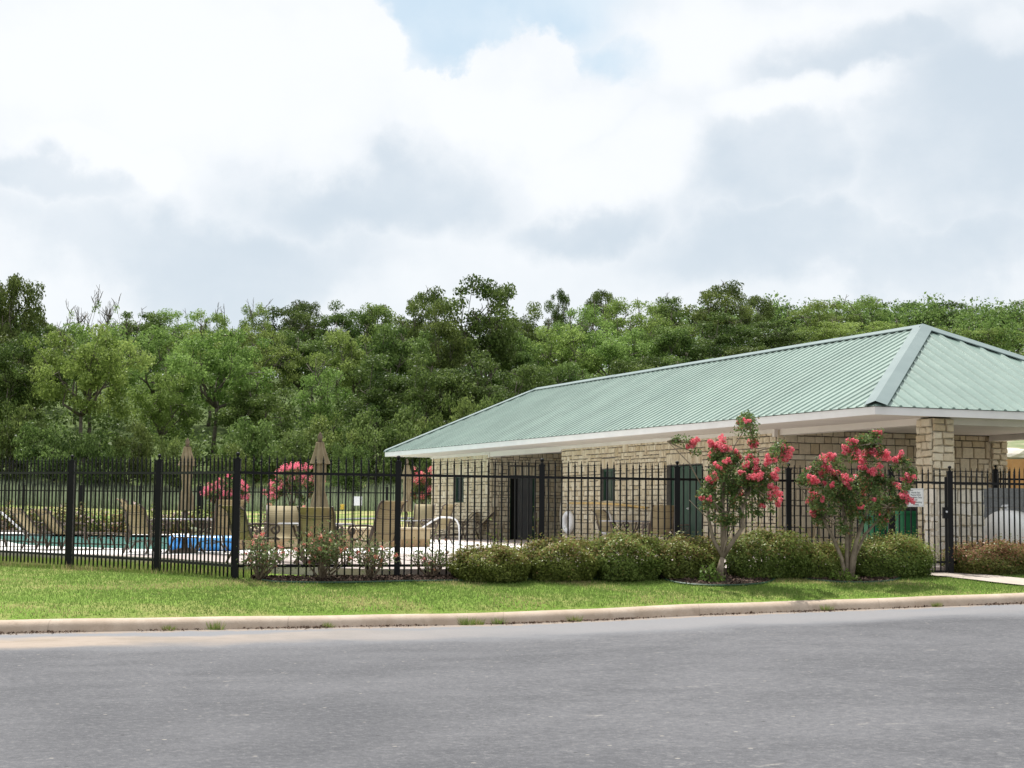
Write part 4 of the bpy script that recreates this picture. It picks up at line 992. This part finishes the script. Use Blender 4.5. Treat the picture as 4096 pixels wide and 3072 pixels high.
KN={'D':'dark green oak','M':'mid green oak','P':'pale green feathery elm','V':'spreading tree with bare lower trunk','B':'half bare twiggy tree','S':'bushy green shrub'}
def forest(x, yt, d, wpx, kind, row):
    f_=F*2212/4096/1.0; f22=F*.54; Xw=(x-1106)/f22*d; 
    hz=1103.6+.0092*(x-1106); ztop=1.6+(hz-yt)/f22*d; zb=h(Xw,d)
    pr=PR[kind]; lm,tm,Ht,Rc=pr[rt.randrange(len(pr))]; sz=(ztop-zb)/Ht; sx=wpx/f22*d/2/Rc
    nm={'S':'shrub','B':'elm_tree','P':'elm_tree'}.get(kind,'oak_tree')
    o=empty(nm,(Xw,d,zb-.1),rt.uniform(0,6.28)); o.scale=(sx,sx,sz)
    link('crown',lm,o); link('trunk',tm,o)
    key=(kind,row,landmark(x)); cnt[key]=cnt.get(key,0)+1
    extra='' if cnt[key]==1 else [', second one',', third one'][min(cnt[key]-2,1)]
    tag(o,KN[kind]+' '+row+' '+landmark(x)+extra,'shrub' if kind=='S' else 'tree','shrubs below the trees' if kind=='S' else 'trees on the hillside behind the pool')
    return o
for a in [(-60,560,165,190,'D'),(5,583,165,150,'D'),(70,655,185,150,'M'),(160,625,175,120,'B'),(235,612,178,110,'B'),(300,655,205,130,'M'),(380,660,210,150,'P'),(455,664,205,120,'P'),(545,650,215,90,'P'),(610,650,220,140,'D'),(665,645,225,90,'D'),(735,652,215,110,'D'),(820,632,210,150,'M'),(905,617,190,130,'D'),(1045,598,175,195,'D'),(1140,655,200,110,'D'),(1205,622,230,60,'D'),(1262,648,200,150,'P'),(1300,620,225,80,'D'),(1370,635,205,170,'P'),(1445,623,215,110,'M'),(1545,605,195,150,'D'),(1620,632,205,100,'D'),(1695,655,220,120,'D'),(1770,645,205,150,'P'),(1850,635,210,160,'P'),(1920,655,225,100,'M'),(1985,648,235,110,'D'),(2050,645,240,120,'D'),(2130,660,235,130,'M'),(2190,653,240,110,'D'),(2270,650,230,140,'M'),(2350,640,230,150,'D')]:
    forest(*a,'on the skyline')
for a in [(-90,700,160,200,'M'),(60,715,160,220,'D'),(190,682,165,220,'P'),(330,700,175,200,'P'),(450,700,176,190,'P'),(560,700,180,170,'P'),(655,700,185,160,'M'),(765,695,170,190,'P'),(870,682,168,170,'M'),(960,655,172,120,'D'),(1105,690,180,160,'M'),(1215,690,185,180,'P'),(1330,690,185,190,'P'),(1445,680,185,160,'M'),(1560,680,185,180,'D'),(1680,690,190,170,'D'),(1790,690,195,180,'P'),(1900,690,200,180,'P'),(2000,700,205,180,'M'),(2100,705,210,170,'P'),(2200,705,215,170,'P'),(2310,700,215,180,'M')]:
    forest(*a,'half way up')
for a in [(20,790,146,190,'D'),(185,700,142,230,'V'),(60,720,146,190,'V'),(350,790,150,170,'P'),(460,700,152,230,'V'),(560,815,150,170,'M'),(705,790,150,170,'P'),(815,775,150,180,'D'),(920,770,148,150,'D'),(1020,760,150,180,'D'),(1130,780,155,160,'D'),(1240,770,160,170,'M'),(1360,765,165,160,'D'),(1490,755,170,160,'M'),(1630,745,175,160,'D'),(2060,800,170,170,'M'),(2200,800,170,170,'P'),(-110,800,146,180,'D')]:
    forest(*a,'in the front row')
for a in [(-60,880,137,180,'S'),(25,865,138,150,'S'),(115,900,136,150,'S'),(215,930,136,120,'S'),(290,905,138,110,'S'),(385,930,134,100,'S'),(500,955,134,110,'S'),(560,890,139,150,'S'),(640,915,137,140,'S'),(720,890,139,150,'S'),(800,880,139,150,'S'),(890,870,140,150,'S'),(975,850,141,150,'S'),(1070,850,142,150,'S'),(760,945,131,90,'S')]:
    forest(*a,'at the wood edge')
# distant wood filling the slope behind
rng=np.random.default_rng(77); n=190000
cx_=rng.uniform(-110,125,1500); cy_=rng.uniform(205,275,1500); cz_=H(cx_,cy_)+rng.uniform(.5,6.6,1500)
idx=rng.integers(0,1500,n); s=rnd_shell(rng,n,.5)*np.array([2.2,2.2,1.7]); P=np.stack([cx_[idx],cy_[idx],cz_[idx]],1)+s
V_,F_=leaves(rng,P,.36,.6,.25,.3,s*.4); link('distant_wood',np_mesh('distant_wood',V_,F_,M['leafM'],rng.random(n)),kind='stuff',label='dense green wood covering the far hill slope',cat='wood')
# understory brush filling the gaps beneath the trees
n=60000; m_=700; cx_=rng.uniform(-60,60,m_); cy_=rng.uniform(143,200,m_); cz_=H(cx_,cy_)+rng.uniform(.1,3.0,m_); idx=rng.integers(0,m_,n); s=rnd_shell(rng,n,.5)*np.array([1.8,1.8,1.2]); P=np.stack([cx_[idx],cy_[idx],cz_[idx]],1)+s
V_,F_=leaves(rng,P,.34,.6,.25,.3,s*.4); link('undergrowth',np_mesh('undergrowth',V_,F_,M['leafD'],rng.random(n)),kind='stuff',label='dark tangled undergrowth beneath the hillside trees',cat='undergrowth')
# tall grass band
n=60000; gx_=rng.uniform(-48,15,n); gy_=rng.uniform(116,138,n); gz_=H(gx_,gy_)
hgt=rng.uniform(.35,.95,n); ww=.06; a_=rng.uniform(0,6.28,n); lx=rng.normal(0,.15,n)
V_=np.stack([np.stack([gx_-ww*np.cos(a_),gy_-ww*np.sin(a_),gz_],1),np.stack([gx_+ww*np.cos(a_),gy_+ww*np.sin(a_),gz_],1),np.stack([gx_+lx,gy_,gz_+hgt],1)],1).reshape(-1,3)
link('tall_grass',np_mesh('tall_grass',V_,np.arange(3*n).reshape(n,3),M['tallgrass'],rng.random(n)),kind='stuff',label='band of tall blue green grass before the wood',cat='grass')
# lawn blades
tr1=(X(2886,27.2),27.2); tr2=(X(3395,28.1),28.1)
def bed_w(x):
    base=np.interp(x,[-3.9,-3.5,-2,0,3,6.9,7.1],[.15,.62,.62,.5,.35,.32,.1])
    b1=np.where(abs(x-tr1[0]-.05)<.98,1.0*np.sqrt(np.maximum(0,1-((x-tr1[0]-.05)/.98)**2)),0); b2=np.where(abs(x-tr2[0]-.15)<.95,.85*np.sqrt(np.maximum(0,1-((x-tr2[0]-.15)/.95)**2)),0)
    return base+b1*1.3+b2*1.3
def offpath(x,y):
    P_=[(7.45,30.6),(7.62,29.7),(8.75,28.3),(10.2,27.85)]; k=np.ones(len(x),bool)
    for (x0,y0),(x1,y1) in zip(P_[:-1],P_[1:]):
        L2=(x1-x0)**2+(y1-y0)**2; t_=np.clip(((x-x0)*(x1-x0)+(y-y0)*(y1-y0))/L2,0,1); k&=np.hypot(x-x0-t_*(x1-x0),y-y0-t_*(y1-y0))>.60
    inbed=(x>-3.9)&(x<6.9)&(y>Yf(x)-bed_w(x)+.03)
    return k&~(inbed&(rng.random(len(x))>.03))
def blades(n,xf,yf,hr,ww,name,label):
    gx_,gy_=xf(n),None; gy_=yf(gx_,n); kk_=offpath(gx_,gy_); gx_=gx_[kk_]; gy_=gy_[kk_]; gz_=H(gx_,gy_); n=len(gx_); hgt=rng.uniform(*hr,n)*(1+.6*(rng.random(n)>.95)); a_=rng.uniform(0,6.28,n); lx=rng.normal(0,.018,n); ly=rng.normal(0,.018,n)
    V_=np.stack([np.stack([gx_-ww*np.cos(a_),gy_-ww*np.sin(a_),gz_-.005],1),np.stack([gx_+ww*np.cos(a_),gy_+ww*np.sin(a_),gz_-.005],1),np.stack([gx_+lx,gy_+ly,gz_+hgt],1)],1).reshape(-1,3)
    dryn=.5+.5*np.sin(gx_*1.3+gy_*2.1+np.sin(gx_*.7)*2); pdry=np.clip((dryn-.62)*1.6+.5*np.sin(gx_*.9-gy_*3.1+1)*(dryn>.4),.03,.75); v_=np.where(rng.random(n)<pdry*.8,.9+.1*rng.random(n),rng.random(n)*.84)
    link(name,np_mesh(name,V_,np.arange(3*n).reshape(n,3),M['grassblade'],v_),kind='stuff',label=label,cat='grass')
blades(130000,lambda n: rng.uniform(-12,12,n),lambda x,n:(Yk(x)+.29)+(np.minimum(Yf(x),34)-Yk(x)-.2)*rng.random(n),(.02,.045),.006,'lawn_grass','short sunlit lawn grass between kerb and fence')
blades(26000,lambda n: rng.uniform(-14,-2.5,n),lambda x,n:np.minimum(Yf(x),34)+rng.random(n)*3.5,(.05,.11),.007,'fence_grass','longer green grass along the inside of the left fence')
# mulch bed
bx=np.arange(-3.9,6.95,.06); V=[]
for x_ in bx:
    w0=float(bed_w(x_)); y1=float(Yf(x_))+.12; y0=float(Yf(x_))-w0
    for q in np.linspace(0,1,9): yy=y0+(y1-y0)*q; V.append((x_,yy,h(x_,yy)+.012+.02*math.sin(q*math.pi)))
i,j=np.meshgrid(np.arange(len(bx)-1),np.arange(8),indexing='ij'); a=(i*9+j).ravel()
link('mulch_bed',np_mesh('mulch_bed',V,np.stack([a,a+9,a+10,a+1],1),M['mulch'],None,True),kind='structure')
n=9000; mx_=rng.uniform(-3.9,6.9,n); q=rng.random(n); wv_=bed_w(mx_); my_=Yf(mx_)-wv_+(wv_+.1)*q; mz_=H(mx_,my_)+.02+.02*np.sin(q*np.pi)+rng.random(n)*.012
V_,F_=leaves(rng,np.stack([mx_,my_,mz_],1),.05,.45,.8,.4); link('mulch_chips',np_mesh('mulch_chips',V_,F_,M['chips'],rng.random(n)),kind='stuff',label='loose dark bark chips on the planting bed',cat='mulch')
mb=MB(); pts=[]
for x_ in np.arange(-3.7,6.9,.08): 
    w0=float(bed_w(x_)); yy=float(Yf(x_))-w0-.01; pts.append(Vector((x_,yy,h(x_,yy)+.02)))
root=empty('bed_edging',pts[0],label='low dark green edging strip round the front of the mulch bed',cat='edging'); mb.tube([p-pts[0] for p in pts],.018,5); mb.build('strip',M['dkgreen'],root)
# hedge bushes
def bush_proto(seed,n,mat_,boxy,flowers=40,upright=0.,lsz=.034):
    rng=np.random.default_rng(seed)
    d=rng.normal(size=(n,3)); d/=np.linalg.norm(d,axis=1)[:,None]; d[:,2]=np.abs(d[:,2])*1.0
    if boxy: m=np.abs(d).max(1)[:,None]; e=d/m; d=d*(1-boxy)+e*boxy*.92
    ang=np.arctan2(d[:,1],d[:,0]); lump=1+.07*np.sin(ang*3+seed)+.05*np.sin(ang*7+d[:,2]*6)+.05*np.sin(d[:,2]*9+ang*4+seed)
    r=(.78+.26*rng.random(n)**.8)*lump
    tuft=rng.random(n)<.12*upright; r=np.where(tuft&(d[:,2]>.35),r*(1+.25*rng.random(n)),r)
    P=d*r[:,None]; P[:,2]=P[:,2]*.98+.02; P[:,:2]*=(.80+.20*np.minimum(1,P[:,2]/.35))[:,None]
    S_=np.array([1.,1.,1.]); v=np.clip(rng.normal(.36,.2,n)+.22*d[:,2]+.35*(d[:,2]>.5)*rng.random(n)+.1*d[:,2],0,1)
    return P,v,rng
def make_bush(name,P,v,rng,sx,sy,sz,mat_,lsz,fl,flsz=.017):
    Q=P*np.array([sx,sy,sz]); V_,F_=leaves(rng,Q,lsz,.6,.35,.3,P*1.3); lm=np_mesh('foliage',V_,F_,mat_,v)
    top=np.where(P[:,2]>.45)[0]; fm=None
    if fl:
        idx=rng.choice(top,fl); c=np.repeat(Q[idx]*1.04,7,0)+rng.normal(0,.012,(fl*7,3)); V_,F_=leaves(rng,c,flsz,.9,.5,.3); fm=np_mesh('blossom',V_,F_,M['petalw'],rng.random(len(c)))
    # inner twiggy body
    mb=MB()
    for k in range(46):
        a=rng.uniform(0,6.28); e=rng.uniform(.3,1.4); t_=Vector((math.cos(a)*math.cos(e)*sx*.85,math.sin(a)*math.cos(e)*sy*.85,math.sin(e)*sz*.9)); b_=Vector((math.cos(a)*.12,math.sin(a)*.1,0)); mb.tube([b_,b_.lerp(t_,.5)+Vector((0,0,.05)),t_],[.012,.008,.003],4)
    return lm,fm,mb.mesh('stems',M['twig'])
HB=[('B1',1980,297,2182,26.3,0.,'hedgeleaf'),('B2',2250,300,2154,26.75,.0,'hedgeleaf'),('B3',2508,285,2132,27.15,.0,'hedgeleaf'),('B4',2750,262,2150,27.55,.0,'hedgeleaf'),('B5',3072,330,2122,28.1,.15,'hedgeleaf'),('B6',3290,190,2172,28.45,.1,'hedgeleaf'),('B7',3565,345,2140,28.9,.55,'hedgeleaf'),('B8',3975,370,2163,30.2,.55,'hedgered'),('B9',4330,340,2150,31.6,.5,'hedgered')]
HL=['lowest rounded hedge bush, leftmost of the row and next to the roses','second hedge bush from the left with small pale blossoms on top','shaggy hedge bush in front of the wall window and the wall table','hedge bush just left of the left crape myrtle trunk','wide hedge bush between the two crape myrtles','small hedge bush behind the right crape myrtle trunk, on its left','clipped boxy hedge bush right of the right crape myrtle, beside the gate','reddish brown clipped hedge bush right of the gate and walk','clipped hedge bush beyond the right edge of the picture']
for k,(nm,px,wpx,yt,d,bx_,mk) in enumerate(HB):
    hz=2043.6+.0092*(px-2048); zt=1.6+(hz-yt)/F*d; Xw=X(px,d); zb=h(Xw,d) if px<3800 else .5; sx=wpx/F*d/2*1.1; sz=(zt-zb)*.96; bx_=max(bx_,.5)
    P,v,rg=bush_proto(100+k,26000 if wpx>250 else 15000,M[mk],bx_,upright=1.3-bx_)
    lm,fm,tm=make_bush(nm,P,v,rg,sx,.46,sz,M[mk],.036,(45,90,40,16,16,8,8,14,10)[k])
    if k==8: continue
    o=empty('hedge_bush',(Xw,d,zb),label=HL[k],cat='bush',group='hedge bushes along the fence'); o.rotation_euler=(0,0,.36)
    link('foliage',lm,o); link('stems',tm,o)
    if fm: link('blossom',fm,o)
# roses
def rose(px,d,wpx,yt,nleaf,nfl,label,bare=.0,seed=0):
    rng=np.random.default_rng(300+seed); Xw=X(px,d); zb=h(Xw,d); hz=2043.6+.0092*(px-2048); Ht=1.6+(hz-yt)/F*d-zb; rx=wpx/F*d/2
    o=empty('rose_bush',(Xw,d,zb),label=label,cat='rose bush',group='rose bushes at the fence corner')
    mb=MB(); tips=[]
    for k in range(13):
        a=rng.uniform(0,6.28); rr=rng.uniform(.25,1); t_=Vector((math.cos(a)*rx*rr,math.sin(a)*.35*rr,Ht*rng.uniform(.55,.98)))
        m1=Vector((math.cos(a)*rx*rr*.55,math.sin(a)*.2*rr,Ht*.3)); mb.tube([(rng.normal()*.03,rng.normal()*.03,0),m1,t_],[.018,.012,.005],5)
        tips.append(t_)
        for z in range(5):
            f_=m1.lerp(t_,rng.uniform(.1,.9)); e_=f_+Vector((rng.normal()*.11,rng.normal()*.1,abs(rng.normal())*.12)); mb.tube([f_,e_],[.006,.003],4); tips.append(e_)
            e2=e_+Vector((rng.normal()*.06,rng.normal()*.06,abs(rng.normal())*.06)); mb.tube([e_,e2],[.004,.002],3); tips.append(e2)
    mb.build('canes',M['twig'],o)
    T=np.array([tuple(t_) for t_ in tips]); idx=rng.integers(0,len(T),nleaf); P=T[idx]+rng.normal(0,.055,(nleaf,3)); P[:,2]=np.abs(P[:,2])
    V_,F_=leaves(rng,P,.042,.6,.3,.3); link('foliage',np_mesh('foliage',V_,F_,M['roseleaf'],rng.random(nleaf)),o)
    idx=rng.integers(0,len(T),nfl); c=T[idx]; c[:,2]+=.03; c[:,1]-=.05; c=np.repeat(c,18,0)+rng.normal(0,.017,(nfl*18,3)); V_,F_=leaves(rng,c,.030,.9,.4,.3); link('blooms',np_mesh('blooms',V_,F_,M['petalr'],rng.random(len(c))),o)
rose(1060,25.2,185,2178,1150,9,'rose bush with thin canes nearest the fence corner post',seed=1)
rose(1300,25.5,300,2150,2700,24,'largest rose bush with salmon blooms below the middle table',seed=2)
rose(1500,25.75,125,2185,650,6,'narrow rose bush with bare canes left of the second post of the right fence',seed=3)
rose(1740,26.3,180,2205,450,2,'sparse leafless looking rose bush beside the first hedge bush',seed=4)
# crape myrtles
def crape(name,px,d,panic,zb,stems,label,group,nleaf,crown,leafsz=.05,pet=230,base=None):
    rng=np.random.default_rng(int(px)); Xw=X(px,d); o=empty('crape_myrtle',(Xw,d,zb),label=label,cat='flowering tree',group=group)
    pts=[]; 
    for (a,b_,r) in panic:
        hz=2043.6+.0092*(a-2048); dy=rng.uniform(-.55,.45); dd=d+dy; pts.append((X(a,dd)-Xw,dy,1.6+(hz-b_)/F*dd-zb,r/F*d))
    # panicles
    Ps=[];Hs=[]
    for x_,y_,z_,r in pts:
        r=r*1.08; nb=4+int(r*28); 
        n=max(60,int(pet*1.7*(r/.1)**1.6)); cs=rng.normal(0,1,(nb,3))*np.array([.5,.4,.5])*r; ib=rng.integers(0,nb,n); s=rnd_shell(rng,n,.25)*r*.5; Ps.append(np.array([x_,y_,z_])+cs[ib]+s); Hs.append(s/r*3)
    P=np.concatenate(Ps); V_,F_=leaves(rng,P,.030,.9,.2,.3,np.concatenate(Hs)); link('blooms',np_mesh('blooms',V_,F_,M['petal'],rng.random(len(P))),o)
    # leaf clumps: below each panicle + crown fill
    cl=[np.array([x_*.93,y_*.9,z_-.1-r*.5]) for x_,y_,z_,r in pts]
    (cx_,cz_,rx,rz)=crown
    for _ in range(46):
        s=rnd_shell(rng,1,.5)[0]; cl.append(np.array([cx_+s[0]*rx,s[1]*.6*rx,cz_+s[2]*rz]))
    ends0=[np.array(q) for s_ in stems for q in s_[0][-1:]]
    for x_,y_,z_,r in pts:
        q=np.array([x_,y_,z_]); e_=min(ends0,key=lambda w_:np.linalg.norm(w_-q))
        for f_ in (.85,.7,.5,.3): cl.append(e_+(q-e_)*f_+np.array([0,0,-.05+.1*math.sin(f_*3)]))
    cl=np.array(cl); cl=cl[cl[:,2]>.55*cz_]
    idx=rng.integers(0,len(cl),nleaf); s=rnd_shell(rng,nleaf,.5); P=cl[idx]+s*np.array([.13,.13,.12])*(rng.uniform(.6,1.3,len(cl))[idx])[:,None]
    V_,F_=leaves(rng,P,leafsz,.55,.25,.3,s*.8); link('foliage',np_mesh('foliage',V_,F_,M['crapeleaf'],rng.random(nleaf)),o)
    mb=MB()
    for sidx,(pp,rr) in enumerate(stems): mb.tube([Vector(q) for q in pp],[rr*(1-.45*i/(len(pp)-1)) for i in range(len(pp))],8)
    ends=[Vector(s_[0][-1]) for s_ in stems]
    for q in cl:
        q=Vector(q); e_=min(ends,key=lambda w_:(w_-q).length); mm=e_.lerp(q,.5)+Vector((rng.normal()*.05,rng.normal()*.05,.0)); mb.tube([e_,mm,q],[.016,.011,.005],5,cap=False)
    mb.build('trunk',M['crapebark'],o,True)
    return o
c4=lambda l:[(2600+a/2.0233,1600+b_/2.0233,r/2.0233) for a,b_,r in l]
c5=lambda l:[(3300+a/2.0233,1600+b_/2.0233,r/2.0233) for a,b_,r in l]
p1=c4([(370,350,45),(535,380,42),(610,370,60),(515,455,45),(640,490,27),(740,470,27),(850,360,52),(850,480,35),(985,485,38),(1040,450,40),(1105,440,58),(660,555,42),(520,645,42),(795,530,37),(870,545,52),(560,545,27),(590,580,17),(880,620,50),(1025,605,42),(1020,720,50),(1035,820,42),(720,750,52),(755,590,20),(450,780,22),(930,850,26),(745,185,25),(790,175,22),(840,650,20),(700,430,24),(500,800,18)])
g='pink crape myrtles'
d1=tr1[1]; zb1=h(*tr1)+.02
st1=[([(0,0,0),(.01,0,.2),(.05,0,.4)],.066),([(.05,0,.38),(-.1,.02,.65),(-.18,.03,1.0),(-.22,.03,1.4)],.036),([(.05,0,.38),(.06,.03,.8),(.05,.05,1.3),(.1,.1,1.8)],.046),([(.05,0,.38),(.2,-.02,.62),(.37,-.05,.87),(.36,-.05,1.15),(.5,-.05,1.6)],.042),([(.06,0,.4),(.12,.1,.9),(.25,.15,1.6)],.028),([(-.18,.03,1.0),(-.32,0,1.12),(-.5,0,1.3)],.009),([(.1,.1,1.8),(.25,0,2.2),(.5,0,2.6)],.012),([(-.22,.03,1.4),(-.5,0,1.9),(-.85,0,2.25)],.012),([(.5,-.05,1.6),(.85,0,1.9),(1.0,0,2.2)],.012)]
ct=crape('c1',2886,d1,p1,zb1,st1,'pink crape myrtle with one low trunk, left one in front of the fence',g,11000,(.17,1.38,.50,.55))
p2=c5([(20,530,42),(85,570,40),(100,620,45),(180,645,40),(5,680,25),(60,685,22),(110,730,35),(215,690,30),(300,710,52),(65,465,35),(180,385,35),(240,335,33),(255,405,42),(340,475,58),(320,540,30),(415,410,40),(475,455,58),(440,280,33),(610,480,42),(690,640,38),(650,755,48),(670,800,45),(490,945,30),(585,830,22),(400,580,38),(460,600,30),(400,685,20),(325,650,27),(415,800,18),(480,815,22),(380,820,22),(300,870,16),(580,680,16)])+c4([(1410,550,62),(1315,650,42),(1330,785,46),(1400,805,22),(1345,900,36),(1390,915,32),(1490,460,30)])
d2=tr2[1]; zb2=h(*tr2)+.02
st2=[([(-.04,0,0),(-.1,0,.35),(-.22,.02,.65),(-.45,.02,1.1)],.042),([(0,.02,0),(.0,.04,.4),(0,.05,.8),(-.1,.05,1.4)],.048),([(.05,-.02,0),(.08,-.02,.35),(.14,-.05,.65),(.3,-.05,1.1),(.5,-.05,1.6)],.048),([(.08,.03,0),(.14,.06,.4),(.3,.05,.75),(.7,.0,1.2)],.034),([(.0,.06,0),(.06,.1,.6),(.12,.15,1.5)],.036),([(.12,.15,1.5),(.3,.1,1.9),(.42,0,2.3)],.012),([(-.45,.02,1.1),(-.65,0,1.35),(-.85,0,1.6)],.012),([(.5,-.05,1.6),(.8,0,1.7),(1.1,0,1.8)],.012)]
crape('c2',3395,d2,p2,zb2,st2,'pink crape myrtle with several stems from the ground, beside the gate sign',g,15000,(.05,1.22,.80,.52))
# far ones
def farcrape(px,d,x0,x1,y0,y1,label,sd):
    rg=np.random.default_rng(sd); zb=.6; l=[]
    for k in range(30):
        a=rg.uniform(x0,x1); mid_=(x0+x1)/2; e=1-((a-mid_)/((x1-x0)/2))**2*.5; l.append((a,y1-(y1-y0)*rg.uniform(.15,1)*e,rg.uniform(11,19)))
    w_=(x1-x0)/F*d/2; cz_=1.6+(2038-(y0+y1)/2)/F*d-zb
    st=[([(rg.normal()*.05,0,0),(rg.uniform(-.3,.3)*w_,0,cz_*.4),(rg.uniform(-.7,.7)*w_,rg.normal()*.1,cz_*.8)],.035) for _ in range(7)]
    crape('f',px,d,l,zb,st,label,g,5000,(0,cz_-.25,w_*.85,(y1-y0)/F*d*.55),.085,60)
farcrape(915,62,832,1005,1898,2015,'distant pink crape myrtle left of the corner post, beyond the pool',1)
farcrape(1190,62,1068,1335,1856,2000,'widest distant pink crape myrtle, left of the middle parasol',2)
farcrape(1705,63,1650,1800,1862,2010,'distant pink crape myrtle half hidden by the far corner of the stone house',3)
# suckers at the trunk bases, far bedding
def smallplant(name,px,d,w_,h_,n,mat_,label,cat,fl=0,sz=.05,group=None,zb=None,petm='petalw'):
    rng=np.random.default_rng(abs(int(px*3))+int(d)); Xw=X(px,d); z0=h(Xw,d) if zb is None else zb; o=empty(name,(Xw,d,z0),label=label,cat=cat,group=group)
    P=rnd_shell(rng,n,.5); P[:,2]=np.abs(P[:,2]); P=P*np.array([w_,w_*.7,h_])*(1+.15*np.sin(P[:,:1]*9)); V_,F_=leaves(rng,P,sz,.55,.3,.3,P); link('foliage',np_mesh('foliage',V_,F_,mat_,rng.random(n)),o)
    mb=MB()
    for k in range(10): a=rng.uniform(0,6.28); mb.tube([(0,0,0),(math.cos(a)*w_*.4,math.sin(a)*w_*.3,h_*.5),(math.cos(a)*w_*.7,math.sin(a)*w_*.5,h_*.85)],[.012,.008,.004],4)
    mb.build('stems',M['twig'],o)
    if fl:
        c=P[rng.integers(0,n,fl)]*1.02; c=np.repeat(c,8,0)+rng.normal(0,.025,(fl*8,3)); V_,F_=leaves(rng,c,sz*.8,.9,.4,.3); link('blossom',np_mesh('blossom',V_,F_,M[petm],rng.random(len(c))),o)
M['sucker']=leafmat('fresh_green_leaf',(.10,.18,.03),(.22,.30,.07),trans=.3)
smallplant('young_shoots',2848,26.95,.22,.30,500,M['sucker'],'fresh green shoots at the foot of the left crape myrtle','shoots',sz=.055)
smallplant('young_shoots',3375,27.9,.28,.2,500,M['sucker'],'green shoots round the foot of the right crape myrtle','shoots',sz=.045)
smallplant('young_shoots',1998,27.3,.22,1.0,160,M['sucker'],'fresh green sprig poking up behind the leftmost hedge bush','shoots',sz=.07)
smallplant('young_shoots',2158,27.2,.10,1.22,150,M['hedgeleaf'],'thin leafy shoot rising above the second hedge bush','shoots',sz=.04)
for k in range(14):
    px=-30+k*72; smallplant('border_bush',px,61.4-.2*(k%3),.62,1.0+.16*math.sin(k*1.7),1500,M['hedgered'] if k%3 else M['hedgeleaf'],['rusty','tall','low','pale flowered'][k%4]+' border bush %s'%('behind the loungers at the far left' if px<150 else 'left of the left parasol' if px<520 else 'behind the left table' if px<900 else 'near the distant crape myrtle')+(', nearer the left' if k%2 else ', nearer the right'),'bush',fl=26,sz=.085,group='border bushes behind the pool',zb=.6)
for k,(px,d,hh) in enumerate(((1085,60.3,1.3),(1150,60.5,.95),(1212,60.2,1.15),(1262,60.4,.9))):
    smallplant('border_rose',px,d,.5,hh,900,M['roseleaf'],['tall coral border rose right of the corner post','smaller border rose behind the first','border rose just left of the middle parasol','low border rose under the middle parasol'][k],'rose bush',fl=16,sz=.075,group='border roses behind the planter wall',zb=.62,petm='petalr')
M['drive']=concrete('grey_drive',(.17,.17,.17),(.22,.22,.22))
strip('drive', [(-9.2,92.5),(-4,91),(6,91.5)], (4,4), M['drive'], .03)

# limestone outcrop on the slope, gutter litter and weeds
ro=empty('rock',(X(4046,112),112,h(X(4046,112),112)),label='pale limestone outcrop on the grassy slope above the cedar fence',cat='rock')
rgk=np.random.default_rng(3)
mb=MB(); mb.lathe([(.2,-.3),(1.4,0),(1.6,.25),(1.2,.5),(.6,.62),(.05,.66)],14,sx=1.0,sy=.7,wob=lambda a,k: 1+.18*math.sin(a*3+k)+.1*math.sin(a*7+k*2)); mb.build('stone',M['whitestone'],ro)
rng=np.random.default_rng(8); n=5200; gx_=rng.uniform(-9,13,n); keep=(np.sin(gx_*1.7)+np.sin(gx_*4.1+1)+rng.normal(0,.9,n))>.1; gx_=gx_[keep]; n=len(gx_)
gd_=np.abs(rng.normal(0,.11,n))+.01; gy_=Yk(gx_)-gd_
V_,F_=leaves(rng,np.stack([gx_,gy_,Zr(gx_)+.008+rng.random(n)*.012],1),.035,.5,.8,.5); link('gutter_litter',np_mesh('gutter_litter',V_,F_,M['chips'],np.clip(rng.random(n)+.3,0,1)),kind='stuff',label='brown leaf litter and grit along the foot of the kerb',cat='litter')
for k,(px,wd_) in enumerate(((700,.12),(885,.2),(1330,.12),(1880,.2),(1925,.14),(2010,.16),(2310,.15),(3310,.16),(3750,.12))):
    dd=0
    for _ in range(30): dd=float(Yk(X(px,dd or 22)))-.03
    xx=X(px,dd); n=90; rg=np.random.default_rng(k); a_=rg.uniform(0,6.28,n); rr=rg.random(n)*wd_*.6; bx_=rr*np.cos(a_); by_=-np.abs(rr*np.sin(a_))*.5; hh=rg.uniform(.03,.12,n)*(wd_/.16); w2=.004
    V_=np.stack([np.stack([bx_-w2,by_,0*hh],1),np.stack([bx_+w2,by_,0*hh],1),np.stack([bx_*1.7+rg.normal(0,.02,n),by_,hh],1)],1).reshape(-1,3)
    o=link('weed',np_mesh('weed',V_,np.arange(3*n).reshape(n,3),M['grassblade'],rg.random(n))); o.location=(xx,dd,float(Zr(xx)))
    tag(o,['tiny weed tuft in the gutter near the left end','weed tuft in the gutter left of the fence corner post','small weed in the gutter below the largest rose bush','wider weed tuft in the gutter below the first hedge bush','weed in the gutter just right of the widest tuft','third weed of the close trio in the gutter','weed in the gutter below the second hedge bush','weed in the gutter below the right crape myrtle','small weed in the gutter near the concrete walk'][k],'weed','weeds along the gutter')
